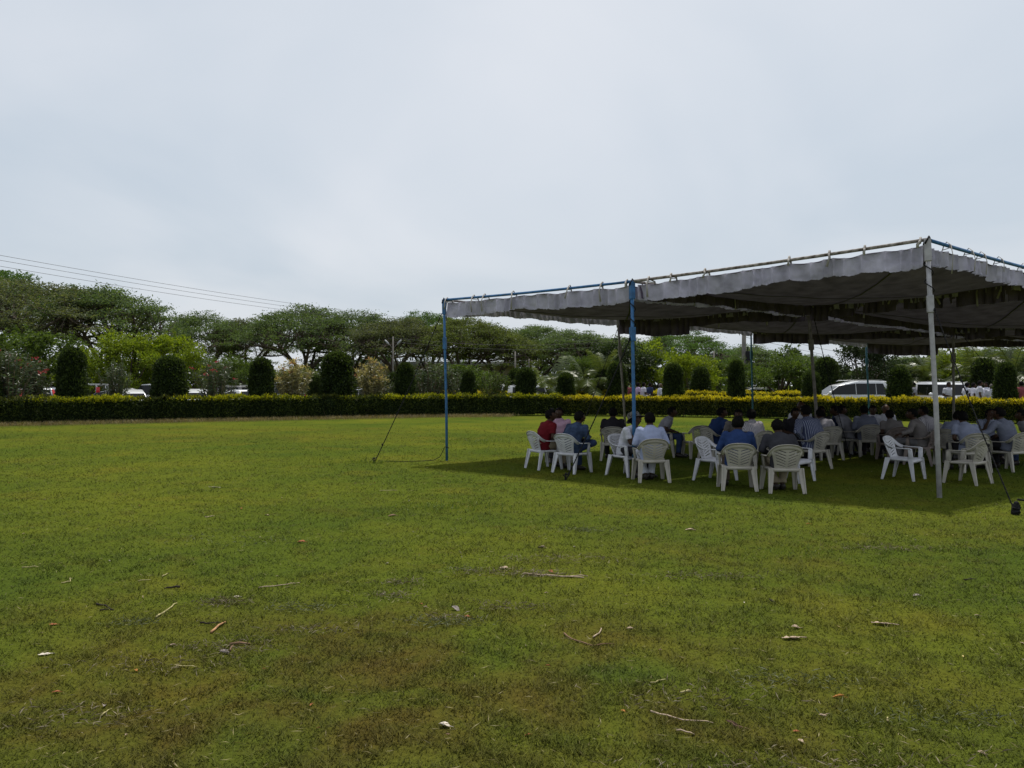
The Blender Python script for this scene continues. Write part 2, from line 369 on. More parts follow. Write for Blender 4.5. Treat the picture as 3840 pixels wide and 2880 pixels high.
# ---- rain trees: forked trunk, spreading limbs, a shallow umbrella of leaf sprays
def rain_tree_meshes(seed, H, Rr, fork=0.22, nclump=210, nleaf=82, leaf=0.25, flat=0.36):
    rs = np.random.RandomState(seed); T = MB()
    f = Vector((rs.uniform(-.4, .4), rs.uniform(-.4, .4), H * fork))
    T.tube([(0, 0, -0.3), (f.x * .4, f.y * .4, H * fork * .5), f], [0.42, 0.32, 0.30], 8)
    dome = lambda r: H * (1 - flat * (r / Rr) ** 2.0)
    def curve(a, b, r0, r1, sag, n=4, sides=5):
        a = Vector(a); b = Vector(b); j = Vector((rs.uniform(-1, 1), rs.uniform(-1, 1), rs.uniform(-.6, .6))) * (b - a).length * 0.09
        pts = []
        for i in range(n + 1):
            u = i / n; p = a.lerp(b, u); p.z -= sag * (b - a).length * math.sin(math.pi * u); p += j * math.sin(math.pi * u)
            pts.append(p)
        T.tube(pts, [r0 + (r1 - r0) * i / n for i in range(n + 1)], sides, caps=False)
    P = []; D = []
    nsec = 6
    for s in range(nsec):
        a0 = 2 * math.pi * (s + rs.uniform(-.3, .3)) / nsec
        r = Rr * rs.uniform(.32, .45); limb = Vector((math.cos(a0) * r, math.sin(a0) * r, H * rs.uniform(.50, .64)))
        curve(f, limb, 0.22, 0.13, -0.05)
        for q in range(5):
            a1 = a0 + rs.uniform(-.75, .75); r1 = Rr * rs.uniform(.30, .85)
            sub = Vector((math.cos(a1) * r1, math.sin(a1) * r1, dome(r1) * rs.uniform(.70, .86))); lift = rs.uniform(.90, 1.03)
            curve(limb, sub, 0.13, 0.07, 0.04)
            for c in range(nclump // (nsec * 5)):
                a2 = a1 + rs.normal() * .26; r2 = min(Rr * 1.03, max(0.1, r1 + rs.normal() * Rr * .17))
                low = rs.rand() < .24
                tip = Vector((math.cos(a2) * r2, math.sin(a2) * r2, dome(r2) * (rs.uniform(.60, .86) if low else lift * rs.uniform(.94, 1.02))))
                curve(sub, tip, 0.05, 0.02, 0.03, 3, 4)
                k = int(nleaf * rs.uniform(.5, 1.4)); e = rs.randn(k, 3) * np.array([.58, .58, .13]) * rs.uniform(.7, 1.3)
                P.append(np.array(tip) + e); D.append(rs.randn(k, 3) * np.array([1, 1, .45]) + np.array([0, 0, -.15]))
    P = np.concatenate(P); D = np.concatenate(D)
    return T.mesh('trunk'), leaf_mesh('crown', P, D, leaf * rs.uniform(.6, 1.3, len(P)), leaf * .42, rs)
RT = [rain_tree_meshes(s, 10.0, Rr, fk, nc) for s, Rr, fk, nc in ((11, 8.2, .20, 300), (12, 6.6, .26, 240), (13, 6.2, .30, 240), (14, 7.4, .24, 300))]
def rain_tree(px, top, Y, k, sw, rz, label, lm):
    t = empty('rain_tree', label, 'tree', (AX(px, Y), Y, 0), rz, 'umbrella shaped trees beyond the parked cars')
    sc = AZ(top, Y) / 10.2
    tm, cm = RT[k]
    put('trunk', tm, M_BARK, t, scale=(sw, sw, sc)); put('crown', cm, lm, t, scale=(sw, sw, sc))
for a in [
    (-40, 985, 84, 1, 1.1, 0.3, 'tall bright green tree crown highest at the left edge of the photo', L_RAIN_FRESH),
    (120, 1045, 70, 0, 1.18, 1.0, 'broad dark umbrella tree with forked limbs at far left', L_RAIN_DRY),
    (395, 1056, 72, 1, 1.02, 2.2, 'umbrella tree whose branches reach right over the lime green trees', L_RAIN),
    (770, 1168, 90, 2, 0.95, 0.4, 'low umbrella tree between the lime tree and red oleander', L_RAIN),
    (930, 1186, 95, 1, 0.85, 4.0, 'brownish sparse umbrella tree behind the variegated bush', L_RAIN_DRY),
    (1150, 1148, 88, 3, 1.05, 1.2, 'tallest umbrella tree left of the tent with wide open limbs', L_RAIN),
    (1335, 1165, 92, 2, 1.0, 2.9, 'umbrella tree behind the widest clipped cone', L_RAIN),
    (1480, 1180, 86, 1, 0.9, 5.0, 'umbrella tree just behind the twin headed street lamp', L_RAIN_DRY),
    (1605, 1164, 98, 0, 0.75, 0.9, 'fresh green umbrella tree peeking over others by the tent corner', L_RAIN_FRESH),
    (1735, 1186, 86, 3, 0.84, 3.6, 'olive umbrella tree right behind the tent corner pole', L_OLIVE),
    (1860, 1224, 88, 2, 0.95, 1.9, 'umbrella tree left of the small palms', L_OLIVE),
    (2010, 1214, 96, 0, 0.8, 5.5, 'umbrella tree behind the small palms', L_RAIN),
    (2150, 1238, 90, 3, 0.85, 0.2, 'umbrella tree under the hanging valance by the blue pole', L_RAIN),
    (2290, 1250, 94, 1, 1.0, 2.6, 'umbrella tree hidden partly by the blue middle pole', L_GREEN),
    (2555, 1238, 84, 0, 0.72, 3.3, 'rounded green umbrella tree seen under the tent', L_RAIN_FRESH),
    (2790, 1292, 92, 2, 0.9, 4.4, 'umbrella tree behind the grey concrete pole', L_RAIN),
    (3010, 1330, 105, 3, 0.8, 1.6, 'far low tree right of the lone fan palm', L_RAIN),
    (3420, 1330, 100, 1, 0.9, 0.6, 'far tree behind the white front pole', L_RAIN),
    (3700, 1300, 96, 0, 0.9, 2.0, 'far tree behind the coconut palms', L_RAIN)]:
    rain_tree(*a)

# ---- bushy trees: lobed crowns of separate leaves, gaps between the lobes
def bush_meshes(seed, nlobe=16, nleaf=420, leaf=0.17, squat=1.0):
    "about 2 m wide each way from the centre and 4 m high"
    rs = np.random.RandomState(seed); P = []; D = []; T = MB()
    T.tube([(0, 0, -.2), (0.05, 0, .8)], [.14, .11], 7)
    for i in range(nlobe):
        a = rs.uniform(0, 2 * math.pi); z = rs.uniform(.22, .93); rr = 1.75 * math.sqrt(max(0.05, 1 - ((z - .5) / .52) ** 2)) * rs.uniform(.45, 1)
        c = np.array([math.cos(a) * rr, math.sin(a) * rr, z * 4.0])
        T.tube([(0.05, 0, .7), Vector(c) * .55 + Vector((0, 0, .25)), Vector(c)], [.06, .04, .015], 5, caps=False)
        k = int(nleaf * rs.uniform(.6, 1.3)); d = unit(rs.randn(k, 3)); rad = rs.uniform(.45, .85) * rs.rand(k, 1) ** .40
        P.append(c + d * rad * np.array([1, 1, .8 * squat])); D.append(d * .8 + rs.randn(k, 3) * .5 + np.array([0, 0, .25]))
        # a few sprigs sticking out
        for s in range(3):
            q = unit(rs.randn(1, 3))[0]; q[2] = abs(q[2]) * .8; u = rs.rand(22, 1)
            P.append(c + q * (.5 + .65 * u)); D.append(rs.randn(22, 3) * .6 + q)
    P = np.concatenate(P); D = np.concatenate(D)
    return T.mesh('trunk'), leaf_mesh('crown', P, D, leaf * rs.uniform(.6, 1.3, len(P)), leaf * .5, rs, .1)
BU = [bush_meshes(s) for s in (31, 32, 33)] + [bush_meshes(34, 22, 380, .15)]
def bush(px, top, hw, Y, k, lm, label, name='bushy_tree', cat='tree', rz=0.0, group='bushy trees behind the parked cars'):
    t = empty(name, label, cat, (AX(px, Y), Y, 0), rz, group)
    sx = hw / F_PX * Y / 2.1; sz = AZ(top, Y) / 4.15
    tm, cm = BU[k % 4]
    put('trunk', tm, M_BARK, t, scale=(sx, sx, sz)); put('crown', cm, lm, t, scale=(sx, sx, sz))
for i, a in enumerate([
    (60, 1240, 200, 54, L_GREEN, 'green bushy tree behind the red oleander at the left edge'),
    (205, 1270, 150, 56, L_GREEN, 'olive bushy tree behind the leftmost clipped cone'),
    (330, 1288, 120, 54, L_LIME, 'green bush behind the grey green oleander'),
    (480, 1245, 150, 55, L_LIME, 'lime green tree with loose top between two clipped cones'),
    (610, 1255, 130, 57, L_LIME, 'bright lime tree above the second clipped cone'),
    (720, 1290, 110, 56, L_LIME, 'lime green tree left of the second red oleander'),
    (810, 1325, 110, 58, L_GREEN, 'green bushy tree behind the second red oleander'),
    (930, 1335, 110, 57, L_GREEN, 'green bush left of the first variegated bush'),
    (1060, 1385, 110, 62, L_OLIVE, 'low dull bush behind the first variegated bush'),
    (1190, 1385, 110, 60, L_OLIVE, 'low olive bush left of the widest clipped cone'),
    (1330, 1400, 120, 62, L_DARK, 'low dark bush behind the second variegated bush'),
    (1560, 1385, 130, 60, L_DARK, 'dark bush left of the tent corner pole'),
    (1720, 1365, 120, 58, L_GREEN, 'green bush right of the tent corner pole'),
    (1830, 1385, 110, 62, L_DARK, 'dark bush behind the leafy oleander under the tent edge'),
    (2020, 1398, 110, 60, L_OLIVE, 'low bush under the small palms'),
    (2195, 1335, 95, 56, L_GREEN, 'round green tree right of the small palms'),
    (2340, 1285, 150, 58, L_DARK, 'tall dark green tree behind the blue middle pole'),
    (2480, 1278, 130, 57, L_LIME, 'yellow green tree behind the man in pale shirt'),
    (2590, 1315, 120, 56, L_LIME, 'yellow green tree left of the thin roadside pole'),
    (2700, 1340, 110, 58, L_GREEN, 'green bush right of the thin roadside pole'),
    (2800, 1360, 90, 60, L_GREEN, 'green bush at the foot of the grey concrete pole'),
    (2925, 1302, 140, 56, L_GREEN, 'feathery green tree between concrete pole and dark pole'),
    (3070, 1350, 100, 58, L_DARK, 'dark bush left of the white estate car'),
    (3235, 1262, 130, 54, L_DARK, 'tall dark tree behind the white estate car'),
    (3390, 1345, 110, 56, L_DARK, 'dark bush behind the tail of the white estate car'),
    (3470, 1325, 100, 60, L_GREEN, 'green bush right of the white front pole'),
    (3560, 1292, 100, 58, L_LIME, 'lime tree below the tent edge at right'),
    (3680, 1335, 110, 56, L_GREEN, 'green bush behind the men in white shirts'),
    (3800, 1345, 120, 55, L_DARK, 'dark bush at the right edge behind the last clipped cone')]):
    px_, top_, hw_, Y_, lm_, lb_ = a
    bush(px_, top_, hw_, Y_, i, lm_, lb_, rz=i * 1.3)

# far wood closing the view: nobody could count it
rs = np.random.RandomState(5); n = 40000
x = rs.uniform(-125, 125, n); hh = 4.7 + 1.2 * np.sin(x * .21) + .8 * np.sin(x * .63 + 1)
z = hh * rs.rand(n) ** .75; y = 112 + rs.rand(n) * 7 + 2 * np.sin(x * .4)
me = leaf_mesh('far_wood', np.stack([x, y, z], 1), rs.randn(n, 3), 0.75 * rs.uniform(.5, 1.3, n), .42, rs)
tag(put('far_wood', me, L_DARK), 'dark band of far undergrowth below the umbrella trees', 'wood', kind='stuff')

# ---- clipped cones
def topiary_meshes(seed, n=7500):
    "1 m half width at the foot, 3 m high, domed top"
    rs = np.random.RandomState(seed)
    tp, ex = ((.30, 1.3), (.42, 1.0), (.20, 2.2), (.36, 1.6), (.26, 1.0))[seed % 5]
    def prof(z):    # radius by height 0..1
        return np.where(z < .80, 1.0 - tp * z ** ex, (1.0 - tp * .8 ** ex) * np.sqrt(np.maximum(0, 1 - ((z - .80) / .205) ** 2)))
    z = rs.rand(n) ** .92; a = rs.rand(n) * 2 * np.pi
    lump = 1 + .06 * np.sin(a * 2 + z * 7 + seed * 1.7) + .06 * np.sin(a * 5 - z * 13 + seed) + .04 * np.sin(a * 11 + z * 31) + rs.randn(n) * .045 + rs.uniform(0, .26, n) * (rs.rand(n) < .05)
    r = prof(z) * lump - rs.rand(n) * .10
    top = rs.rand(n) < .12
    r = np.where(top, prof(np.full(n, .8)) * np.sqrt(rs.rand(n)), r); z = np.where(top, .80 + .205 * np.sqrt(np.maximum(0, 1 - (r / prof(np.full(n, .8))) ** 2)) + rs.randn(n) * .012, z)
    P = np.stack([r * np.cos(a), r * np.sin(a), z * 3.0], 1)
    D = np.stack([np.cos(a), np.sin(a), .5 + 0 * a], 1) + rs.randn(n, 3) * .8
    lf = leaf_mesh('foliage', P, D, .17 * rs.uniform(.5, 1.5, n), .085, rs)
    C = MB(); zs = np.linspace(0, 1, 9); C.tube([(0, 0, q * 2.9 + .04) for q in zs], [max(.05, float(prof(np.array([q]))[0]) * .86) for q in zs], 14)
    return lf, C.mesh('inner_foliage')
TP = [topiary_meshes(s) for s in (41, 42, 43, 44, 45)]
TT = MB(); TT.tube([(0, 0, -.1), (.02, .01, .5)], [.09, .07], 7)
for k in range(5): TT.tube([(0, 0, -.05), (math.cos(k * 1.3) * .12, math.sin(k * 1.3) * .12, .55)], [.03, .025], 5)
TT = TT.mesh('trunk')
def topiary(px, top, w, label, off=0.55, k=0, Y=None, foot=0.35):
    Y = Y or hedge_at(px, off); s = w / 2 / F_PX * Y; h = AZ(top, Y) - foot
    t = empty('clipped_shrub', label, 'shrub', (AX(px, Y), Y, 0), k * 2.1, 'clipped cone shrubs along the hedge')
    lf, co = TP[k % 5]
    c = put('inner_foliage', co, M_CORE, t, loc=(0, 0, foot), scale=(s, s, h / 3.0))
    l = put('foliage', lf, L_TOPI, t, loc=(0, 0, foot), scale=(s, s, h / 3.0)); l['kind'] = 'stuff'
    put('trunk', TT, M_STEM, t)
for i, a in enumerate([
    (270, 1312, 118, 'tall dark clipped cone nearest the left edge'), (636, 1344, 114, 'dark rounded clipped cone in front of the lime trees'),
    (981, 1350, 94, 'clipped cone left of the first variegated bush'), (1266, 1328, 128, 'widest clipped cone between two variegated bushes'),
    (1520, 1366, 74, 'narrow clipped cone right of the second variegated bush'), (1757, 1396, 66, 'small dark clipped cone right of the tent corner pole'),
    (1972, 1384, 74, 'clipped cone left of the white jeep'), (2122, 1402, 74, 'low clipped shrub right of the white jeep'),
    (2314, 1364, 76, 'tall clipped cone behind the leaning grey pole'), (2525, 1370, 80, 'clipped cone right of the bald man in white'),
    (2762, 1356, 72, 'slim clipped cone in front of the concrete pole'), (3043, 1396, 64, 'clipped shrub behind the dark inner pole'),
    (3372, 1381, 86, 'clipped block shrub at the tail of the white estate car'), (3770, 1366, 80, 'clipped cone right of the group in white shirts'),
    (-60, 1322, 110, 'clipped cone cut by the left edge'), (3950, 1372, 80, 'clipped cone beyond the right edge')]):
    topiary(a[0], a[1], a[2], a[3], k=i)
for i, a in enumerate([
    (1186, 1412, 60, 'far clipped shrub peeking left of the widest cone'), (1474, 1402, 56, 'far clipped shrub peeking left of the narrow cone'),
    (1932, 1386, 60, 'far clipped cone overlapped by the cone left of the jeep'), (2262, 1392, 62, 'far clipped cone left of the leaning grey pole'),
    (2627, 1382, 84, 'far clipped cone behind the golden hedge and right of the small white van'), (3098, 1346, 84, 'far tall clipped shrub behind the bonnet of the white estate car'),
    (3690, 1352, 104, 'far broad clipped shrub behind the men in white shirts')]):
    topiary(a[0], a[1], a[2], a[3], off=9.0, k=i + 1, foot=.2)

# ---- oleanders and variegated bushes: fans of upright stems with narrow leaves
def cane_meshes(seed, ncane=46, nl=64, L=.17, Wd=.034):
    "2 m wide, 2.6 m high"
    rs = np.random.RandomState(seed); P = []; D = []; T = MB(); tips = []
    for i in range(ncane):
        a = rs.uniform(0, 2 * math.pi); sp = rs.uniform(.05, 1.0); h = 2.6 * rs.uniform(.68, 1.0) * (1 - .25 * sp ** 2)
        base = np.array([math.cos(a) * .16, math.sin(a) * .16, 0]); tip = np.array([math.cos(a) * sp, math.sin(a) * sp, h])
        mid = base * .6 + tip * .4 + np.array([0, 0, h * .16])
        T.tube([base, mid, tip], [.018, .013, .006], 4, caps=False)
        u = .22 + .78 * rs.rand(nl) ** .8; u = u[:, None]
        p = (1 - u) ** 2 * base + 2 * u * (1 - u) * mid + u ** 2 * tip
        d = rs.randn(nl, 3) * np.array([1, 1, .5]); d[:, 2] += .55
        P.append(p); D.append(d); tips.append(tip)
    P = np.concatenate(P); D = np.concatenate(D)
    return T.mesh('stem'), leaf_mesh('foliage', P, D, L * rs.uniform(.6, 1.25, len(P)), Wd, rs, .12), np.array(tips)
CN = [cane_meshes(51), cane_meshes(52), cane_meshes(53, 52, 66, .20, .045)]
def spray_mesh(tips, seed, frac, nper, rad, L, Wd):
    rs = np.random.RandomState(seed); P = []; D = []
    hi = tips[np.argsort(-tips[:, 2])]
    for tp in hi:
        if rs.rand() > frac: continue
        d = unit(rs.randn(nper, 3)); d[:, 2] = np.abs(d[:, 2])
        P.append(tp + d * rad * rs.rand(nper, 1)); D.append(d)
    P = np.concatenate(P); D = np.concatenate(D); return leaf_mesh('blossom', P, D, L, Wd, rs)
FL = spray_mesh(CN[0][2], 3, .20, 12, .09, .06, .055); YT = spray_mesh(CN[2][2], 4, .6, 9, .12, .17, .04); PK = spray_mesh(CN[2][2], 9, .10, 9, .08, .13, .04)
def cane_bush(px, top, w, name, label, k, lm, extra=None, off=1.0, rz=0.0):
    Y = hedge_at(px, off); s = w / 2 / F_PX * Y; h = AZ(top, Y) / 2.6
    t = empty(name, label, 'shrub', (AX(px, Y), Y, 0), rz)
    sm, lf, _ = CN[k]
    put('stem', sm, M_STEM, t, scale=(s, s, h)); o = put('foliage', lf, lm, t, scale=(s, s, h)); o['kind'] = 'stuff'
    for nm, me, m in extra or ():
        o = put(nm, me, m, t, scale=(s, s, h)); o['kind'] = 'stuff'
cane_bush(35, 1290, 260, 'oleander_bush', 'large oleander bush with red flowers at the left edge', 0, L_OLEA, [('blossom', FL, M_RED)])
cane_bush(130, 1330, 150, 'oleander_bush', 'smaller oleander with red flowers left of the first clipped cone', 0, L_OLEA, [('blossom', FL, M_RED)], 1.6, 2.0)
cane_bush(440, 1336, 150, 'oleander_bush', 'grey green oleander without flowers between two clipped cones', 1, L_OLEA)
cane_bush(810, 1335, 190, 'oleander_bush', 'oleander bush with red flowers right of the rounded clipped cone', 0, L_OLEA, [('blossom', FL, M_RED)], 1.0, 1.0)
cane_bush(1098, 1348, 160, 'variegated_bush', 'yellow tipped variegated bush left of the widest clipped cone', 2, L_CROTON, [('young_leaf', YT, L_CROTIP), ('blossom', PK, L_PINK)])
cane_bush(1398, 1345, 150, 'variegated_bush', 'yellow tipped variegated bush right of the widest clipped cone', 2, L_CROTON, [('young_leaf', YT, L_CROTIP), ('blossom', PK, L_PINK)], 1.0, 2.5)
cane_bush(1615, 1328, 190, 'oleander_bush', 'tall grey green oleander behind the tent guy rope', 1, L_OLEA, None, 1.0, 1.5)
cane_bush(1700, 1370, 130, 'oleander_bush', 'grey oleander right of the tent corner pole', 1, L_OLEA, None, 1.2, 3.5)
cane_bush(1850, 1372, 140, 'oleander_bush', 'leafy green oleander between two clipped cones under the tent', 1, L_GREEN, None, 1.0, 0.6)
cane_bush(1430, 1390, 120, 'oleander_bush', 'dull oleander left of the narrow clipped cone', 1, L_OLEA, None, 1.6, 5.0)

# ---- hedges
def hedge(name, label, pts, h, w, dens, topmats, seed, z0=.16, stems=True, lsz=.105, sidemat=None):
    rs = np.random.RandomState(seed); root = empty(name, label, 'hedge', (pts[0][0], pts[0][1], 0)); ox, oy = pts[0]
    Vs = {'side': [[], []], 'top': [[], []], 'alt': [[], []]}; ST = MB(); CO = MB()
    for (x0, y0), (x1, y1) in zip(pts[:-1], pts[1:]):
        L = math.hypot(x1 - x0, y1 - y0); tx, ty = (x1 - x0) / L, (y1 - y0) / L; nx, ny = ty, -tx     # towards the camera
        if ny > 0: nx, ny = -nx, -ny
        def place(u, off, z): return np.stack([x0 - ox + tx * u + nx * off, y0 - oy + ty * u + ny * off, z], 1)
        k = int(L * h * dens); u = rs.rand(k) * L
        wob = .07 * np.sin(u * 1.7 + seed) + .05 * np.sin(u * 4.1) + .04 * np.sin(u * 9.7)
        z = z0 + (h - z0) * rs.rand(k) ** .85
        z = np.where(rs.rand(k) < .12, z0 * rs.rand(k) + .04, z)
        P = place(u, w / 2 + wob - .10 * (1 - np.abs(z / h - .55)) * 0 + rs.randn(k) * .07 - np.maximum(0, .40 - z) * .25, z)
        D = rs.randn(k, 3) * .7 + np.array([nx, ny, .55]); Vs['side'][0].append(P); Vs['side'][1].append(D)
        k = int(L * w * dens * 1.15); u = rs.rand(k) * L; off = (rs.rand(k) - .5) * w * 1.08
        bumpy = .05 * np.sin(u * 2.3 + seed) + .04 * np.sin(u * 5.9 + off * 4) + .035 * np.sin(u * 13)
        P = place(u, off, h + bumpy + rs.randn(k) * .035 - .05); D = rs.randn(k, 3) * .6 + np.array([nx * .2, ny * .2, .9])
        f = topmats[2](u / L * 0 + x0 + tx * u, rs, k)
        Vs['top'][0].append(P[f]); Vs['top'][1].append(D[f]); Vs['alt'][0].append(P[~f]); Vs['alt'][1].append(D[~f])
        k2 = int(L * dens * .34); u = rs.rand(k2) * L; P = place(u, w / 2 + .05 * rs.randn(k2) + .04, h - .02 - .17 * rs.rand(k2) ** 1.3); D = rs.randn(k2, 3) * .6 + np.array([nx * .6, ny * .6, .7])
        f = topmats[2](x0 + tx * u, rs, k2); Vs['top'][0].append(P[f]); Vs['top'][1].append(D[f])
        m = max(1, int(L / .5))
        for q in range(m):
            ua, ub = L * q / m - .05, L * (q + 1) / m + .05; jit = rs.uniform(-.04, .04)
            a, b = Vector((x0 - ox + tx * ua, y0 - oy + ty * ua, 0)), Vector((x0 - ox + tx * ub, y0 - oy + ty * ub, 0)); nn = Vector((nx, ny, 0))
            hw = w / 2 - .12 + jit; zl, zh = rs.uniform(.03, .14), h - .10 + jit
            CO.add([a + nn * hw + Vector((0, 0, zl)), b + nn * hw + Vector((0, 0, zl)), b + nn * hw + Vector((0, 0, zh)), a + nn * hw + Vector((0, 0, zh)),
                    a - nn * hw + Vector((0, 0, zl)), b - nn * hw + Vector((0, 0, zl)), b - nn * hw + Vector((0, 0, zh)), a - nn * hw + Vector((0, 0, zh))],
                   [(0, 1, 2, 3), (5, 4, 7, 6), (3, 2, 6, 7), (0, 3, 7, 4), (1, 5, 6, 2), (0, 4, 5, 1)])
        for q in range(int(L * 6)):
            u_ = rs.rand() * L; o_ = rs.uniform(-.3, .35) * w; c = Vector((x0 - ox + tx * u_ + nx * o_, y0 - oy + ty * u_ + ny * o_, -.05))
            ST.tube([c, c + Vector((rs.randn() * .05, rs.randn() * .05, .2)), c + Vector((rs.randn() * .16, rs.randn() * .1, .5))], [.016, .013, .008], 4, caps=False)
    for key, nm, m in (('side', 'foliage', sidemat or L_HEDGE), ('top', 'top_foliage', topmats[0]), ('alt', 'young_foliage', topmats[1])):
        P = np.concatenate(Vs[key][0]); D = np.concatenate(Vs[key][1])
        if len(P) < 5: continue
        o = put(nm, leaf_mesh(nm, P, D, lsz * rs.uniform(.6, 1.5, len(P)), lsz * .5, rs), m, root); o['kind'] = 'stuff'
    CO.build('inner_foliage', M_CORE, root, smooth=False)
    if stems: o = ST.build('stem', M_STEM, root); o['kind'] = 'stuff'
patchy = lambda x, rs, k: (np.sin(x * .9 + 1.2 * np.sin(x * .37)) + .5 * np.sin(x * 2.7) + rs.randn(k) * .45) > -.25
golden = lambda x, rs, k: rs.rand(k) < .90
hedge('hedge', 'dark green hedge with yellow green patches on top along the left lawn edge', HEDGE[:5], 1.13, 1.0, 520, (L_YGREEN, L_HEDGE_R, patchy), 61, sidemat=L_HEDGE_L)
hedge('hedge', 'hedge with bright golden top behind the seated men', HEDGE[4:], 1.03, 1.0, 560, (L_GOLD, L_YGREEN, golden), 62, sidemat=L_HEDGE_R)
bk = [(x * 1.20, y + 8.2) for x, y in HEDGE[3:8]]
hedge('hedge', 'second golden hedge on the far side of the drive', bk, 1.25, .8, 260, (L_GOLD, L_YGREEN, golden), 63, stems=False)
def tuft_row(name, label, n, fx, h, m, seed, wd=.012):
    rs = np.random.RandomState(seed); x, y = fx(rs, n); a = rs.rand(n) * 2 * np.pi
    P = np.stack([x, y, np.zeros(n)], 1); D = np.stack([np.cos(a) * .5, np.sin(a) * .5, np.ones(n)], 1)
    me = leaf_mesh(name, P, D, h * rs.uniform(.35, 1.3, n), wd, rs, .25)
    return tag(put(name, me, m), label, 'grass', kind='stuff')
L_STRAW = leafmat('dry_straw', (0.13, 0.10, 0.05), (0.26, 0.21, 0.11), 0.3)
L_WEED = leafmat('tall_grass', (0.06, 0.10, 0.014), (0.11, 0.15, 0.02), 0.4)
hx = np.array([p[0] for p in HEDGE]); hy = np.array([p[1] for p in HEDGE])
def along(x0, x1, near, far):
    def f(rs, n):
        x = rs.uniform(x0, x1, n); k = np.sin(x * 1.9) + np.sin(x * .7) + rs.randn(n); x = np.where(k > -.6, x, x + rs.randn(n) * .4)
        return x, np.interp(x, hx, hy) - .45 - near - (far - near) * rs.rand(n) ** 1.6
    return f
tuft_row('dry_grass', 'dry straw coloured grass fringe at the foot of the left hedge', 15000, along(-26, 0, 0, 2.6), .27, L_STRAW, 71)
tuft_row('tall_grass', 'rough green grass fringe at the foot of the hedge', 7000, along(-26, 26, 0, .9), .16, L_WEED, 72)
def patch(cx, cy, rx, ry):
    return lambda rs, n: (cx + rs.randn(n) * rx, cy + rs.randn(n) * ry)
p = G(1700, 1906); tuft_row('tall_grass', 'tufts of taller grass left uncut in the mid lawn', 420, patch(p.x, p.y, .55, .22), .09, L_WEED, 73, .01)
p = G(1790, 1660); tuft_row('tall_grass', 'small uncut tuft on the far lawn beside the corner pole', 260, patch(p.x, p.y, .9, .25), .2, L_WEED, 74, .012)
p = G(1395, 1737); tuft_row('tall_grass', 'uncut grass round the peg of the corner guy rope', 220, patch(p.x, p.y, .35, .12), .12, L_WEED, 75, .01)
p = G(3000, 2075); tuft_row('tall_grass', 'loose uncut tufts in the right foreground lawn', 300, patch(p.x, p.y, .5, .18), .07, L_WEED, 76, .007)

# ---- palms
def palm_meshes(seed, trunk_h, nf, fl, nleaflet=34):
    rs = np.random.RandomState(seed); fr = []
    T = MB(); T.tube([(0, 0, -.2), (.06, 0, trunk_h * .5), (.0, .04, trunk_h)], [.17, .13, .12], 9)
    for i in range(nf):
        a = 2 * math.pi * (i + rs.uniform(-.3, .3)) / nf; el = rs.uniform(.15, 1.35); L = fl * rs.uniform(.8, 1.1)
        d0 = Vector((math.cos(a) * math.cos(el), math.sin(a) * math.cos(el), math.sin(el)))
        B = MB(); pts = []; pp = Vector((0, .04, trunk_h)); d = d0.copy()
        for q in range(9):
            pts.append(pp.copy()); pp += d * L / 8; d.z -= .17; d.normalize()
        B.tube(pts, [.028 * (1 - q / 9) + .006 for q in range(9)], 4, caps=False)
        V = []; 
        side = Vector((-math.sin(a), math.cos(a), 0))
        for q in range(nleaflet):
            u = .12 + .88 * q / nleaflet; f = u * 8; i0 = min(7, int(f)); c = pts[i0].lerp(pts[i0 + 1], f - i0); tan = (pts[i0 + 1] - pts[i0]).normalized()
            ll = fl * .26 * math.sin(math.pi * (.12 + .83 * u)) ** .6
            for sd in (-1, 1):
                dd = (side * sd * .85 + tan * .55 + Vector((0, 0, -.28 + rs.randn() * .12))).normalized(); wv = tan * .024
                B.add([c - wv, c + wv, c + dd * ll * .6 + wv * .8, c + dd * ll - Vector((0, 0, ll * .22)), c + dd * ll * .6 - wv * .8], [(0, 1, 2, 3, 4)])
        fr.append(B.mesh('frond', False))
    return T.mesh('trunk'), fr
PM = [palm_meshes(81, 1.2, 15, 2.6), palm_meshes(82, 2.2, 17, 2.8)]
def palm(px, top, Y, k, rz, label):
    tm, fr = PM[k]; s = AZ(top, Y) / (3.6 if k == 0 else 4.9)
    t = empty('palm_tree', label, 'palm', (AX(px, Y), Y, 0), rz, 'small palms behind the drive'); 
    for nm, me, m in [('trunk', tm, M_BARK)] + [('frond', f, L_PALM) for f in fr]: put(nm, me, m, t, scale=(s, s, s))
palm(2095, 1298, 54, 0, 0.4, 'small palm with upright fronds left of the leaning grey pole')
palm(2205, 1296, 51, 0, 2.0, 'small palm with drooping fronds just left of the leaning grey pole')
palm(2040, 1350, 50, 0, 3.1, 'lowest small palm beside the white jeep')
palm(2262, 1290, 52, 1, 1.0, 'palm partly hidden by the leaning grey pole')
palm(3655, 1252, 50, 1, 0.9, 'coconut palm below the back edge of the tent at right')
palm(3800, 1232, 47, 1, 2.3, 'coconut palm at the right edge above the last clipped cone')
palm(3475, 1290, 52, 1, 4.0, 'palm showing just right of the white front pole')
# lone fan palm far off
def fan_palm(px, top, Y):
    t = empty('fan_palm', 'lone far fan palm rising above the trees under the tent', 'palm', (AX(px, Y), Y, 0)); H = AZ(top, Y); rs = np.random.RandomState(4)
    b = MB(); b.tube([(0, 0, -.3), (.1, 0, H * .5), (0, 0, H - 1.0)], [.25, .18, .16], 8); b.build('trunk', M_BARK, t)
    n = 620; d = unit(rs.randn(n, 3)); d[:, 2] = d[:, 2] * .8 + .1
    put('crown', leaf_mesh('crown', np.array([0, 0, H - 1.0]) + d * rs.uniform(.2, .8, (n, 1)), d, .7, .16, rs), L_DARK, t)
fan_palm(2976, 1308, 120)
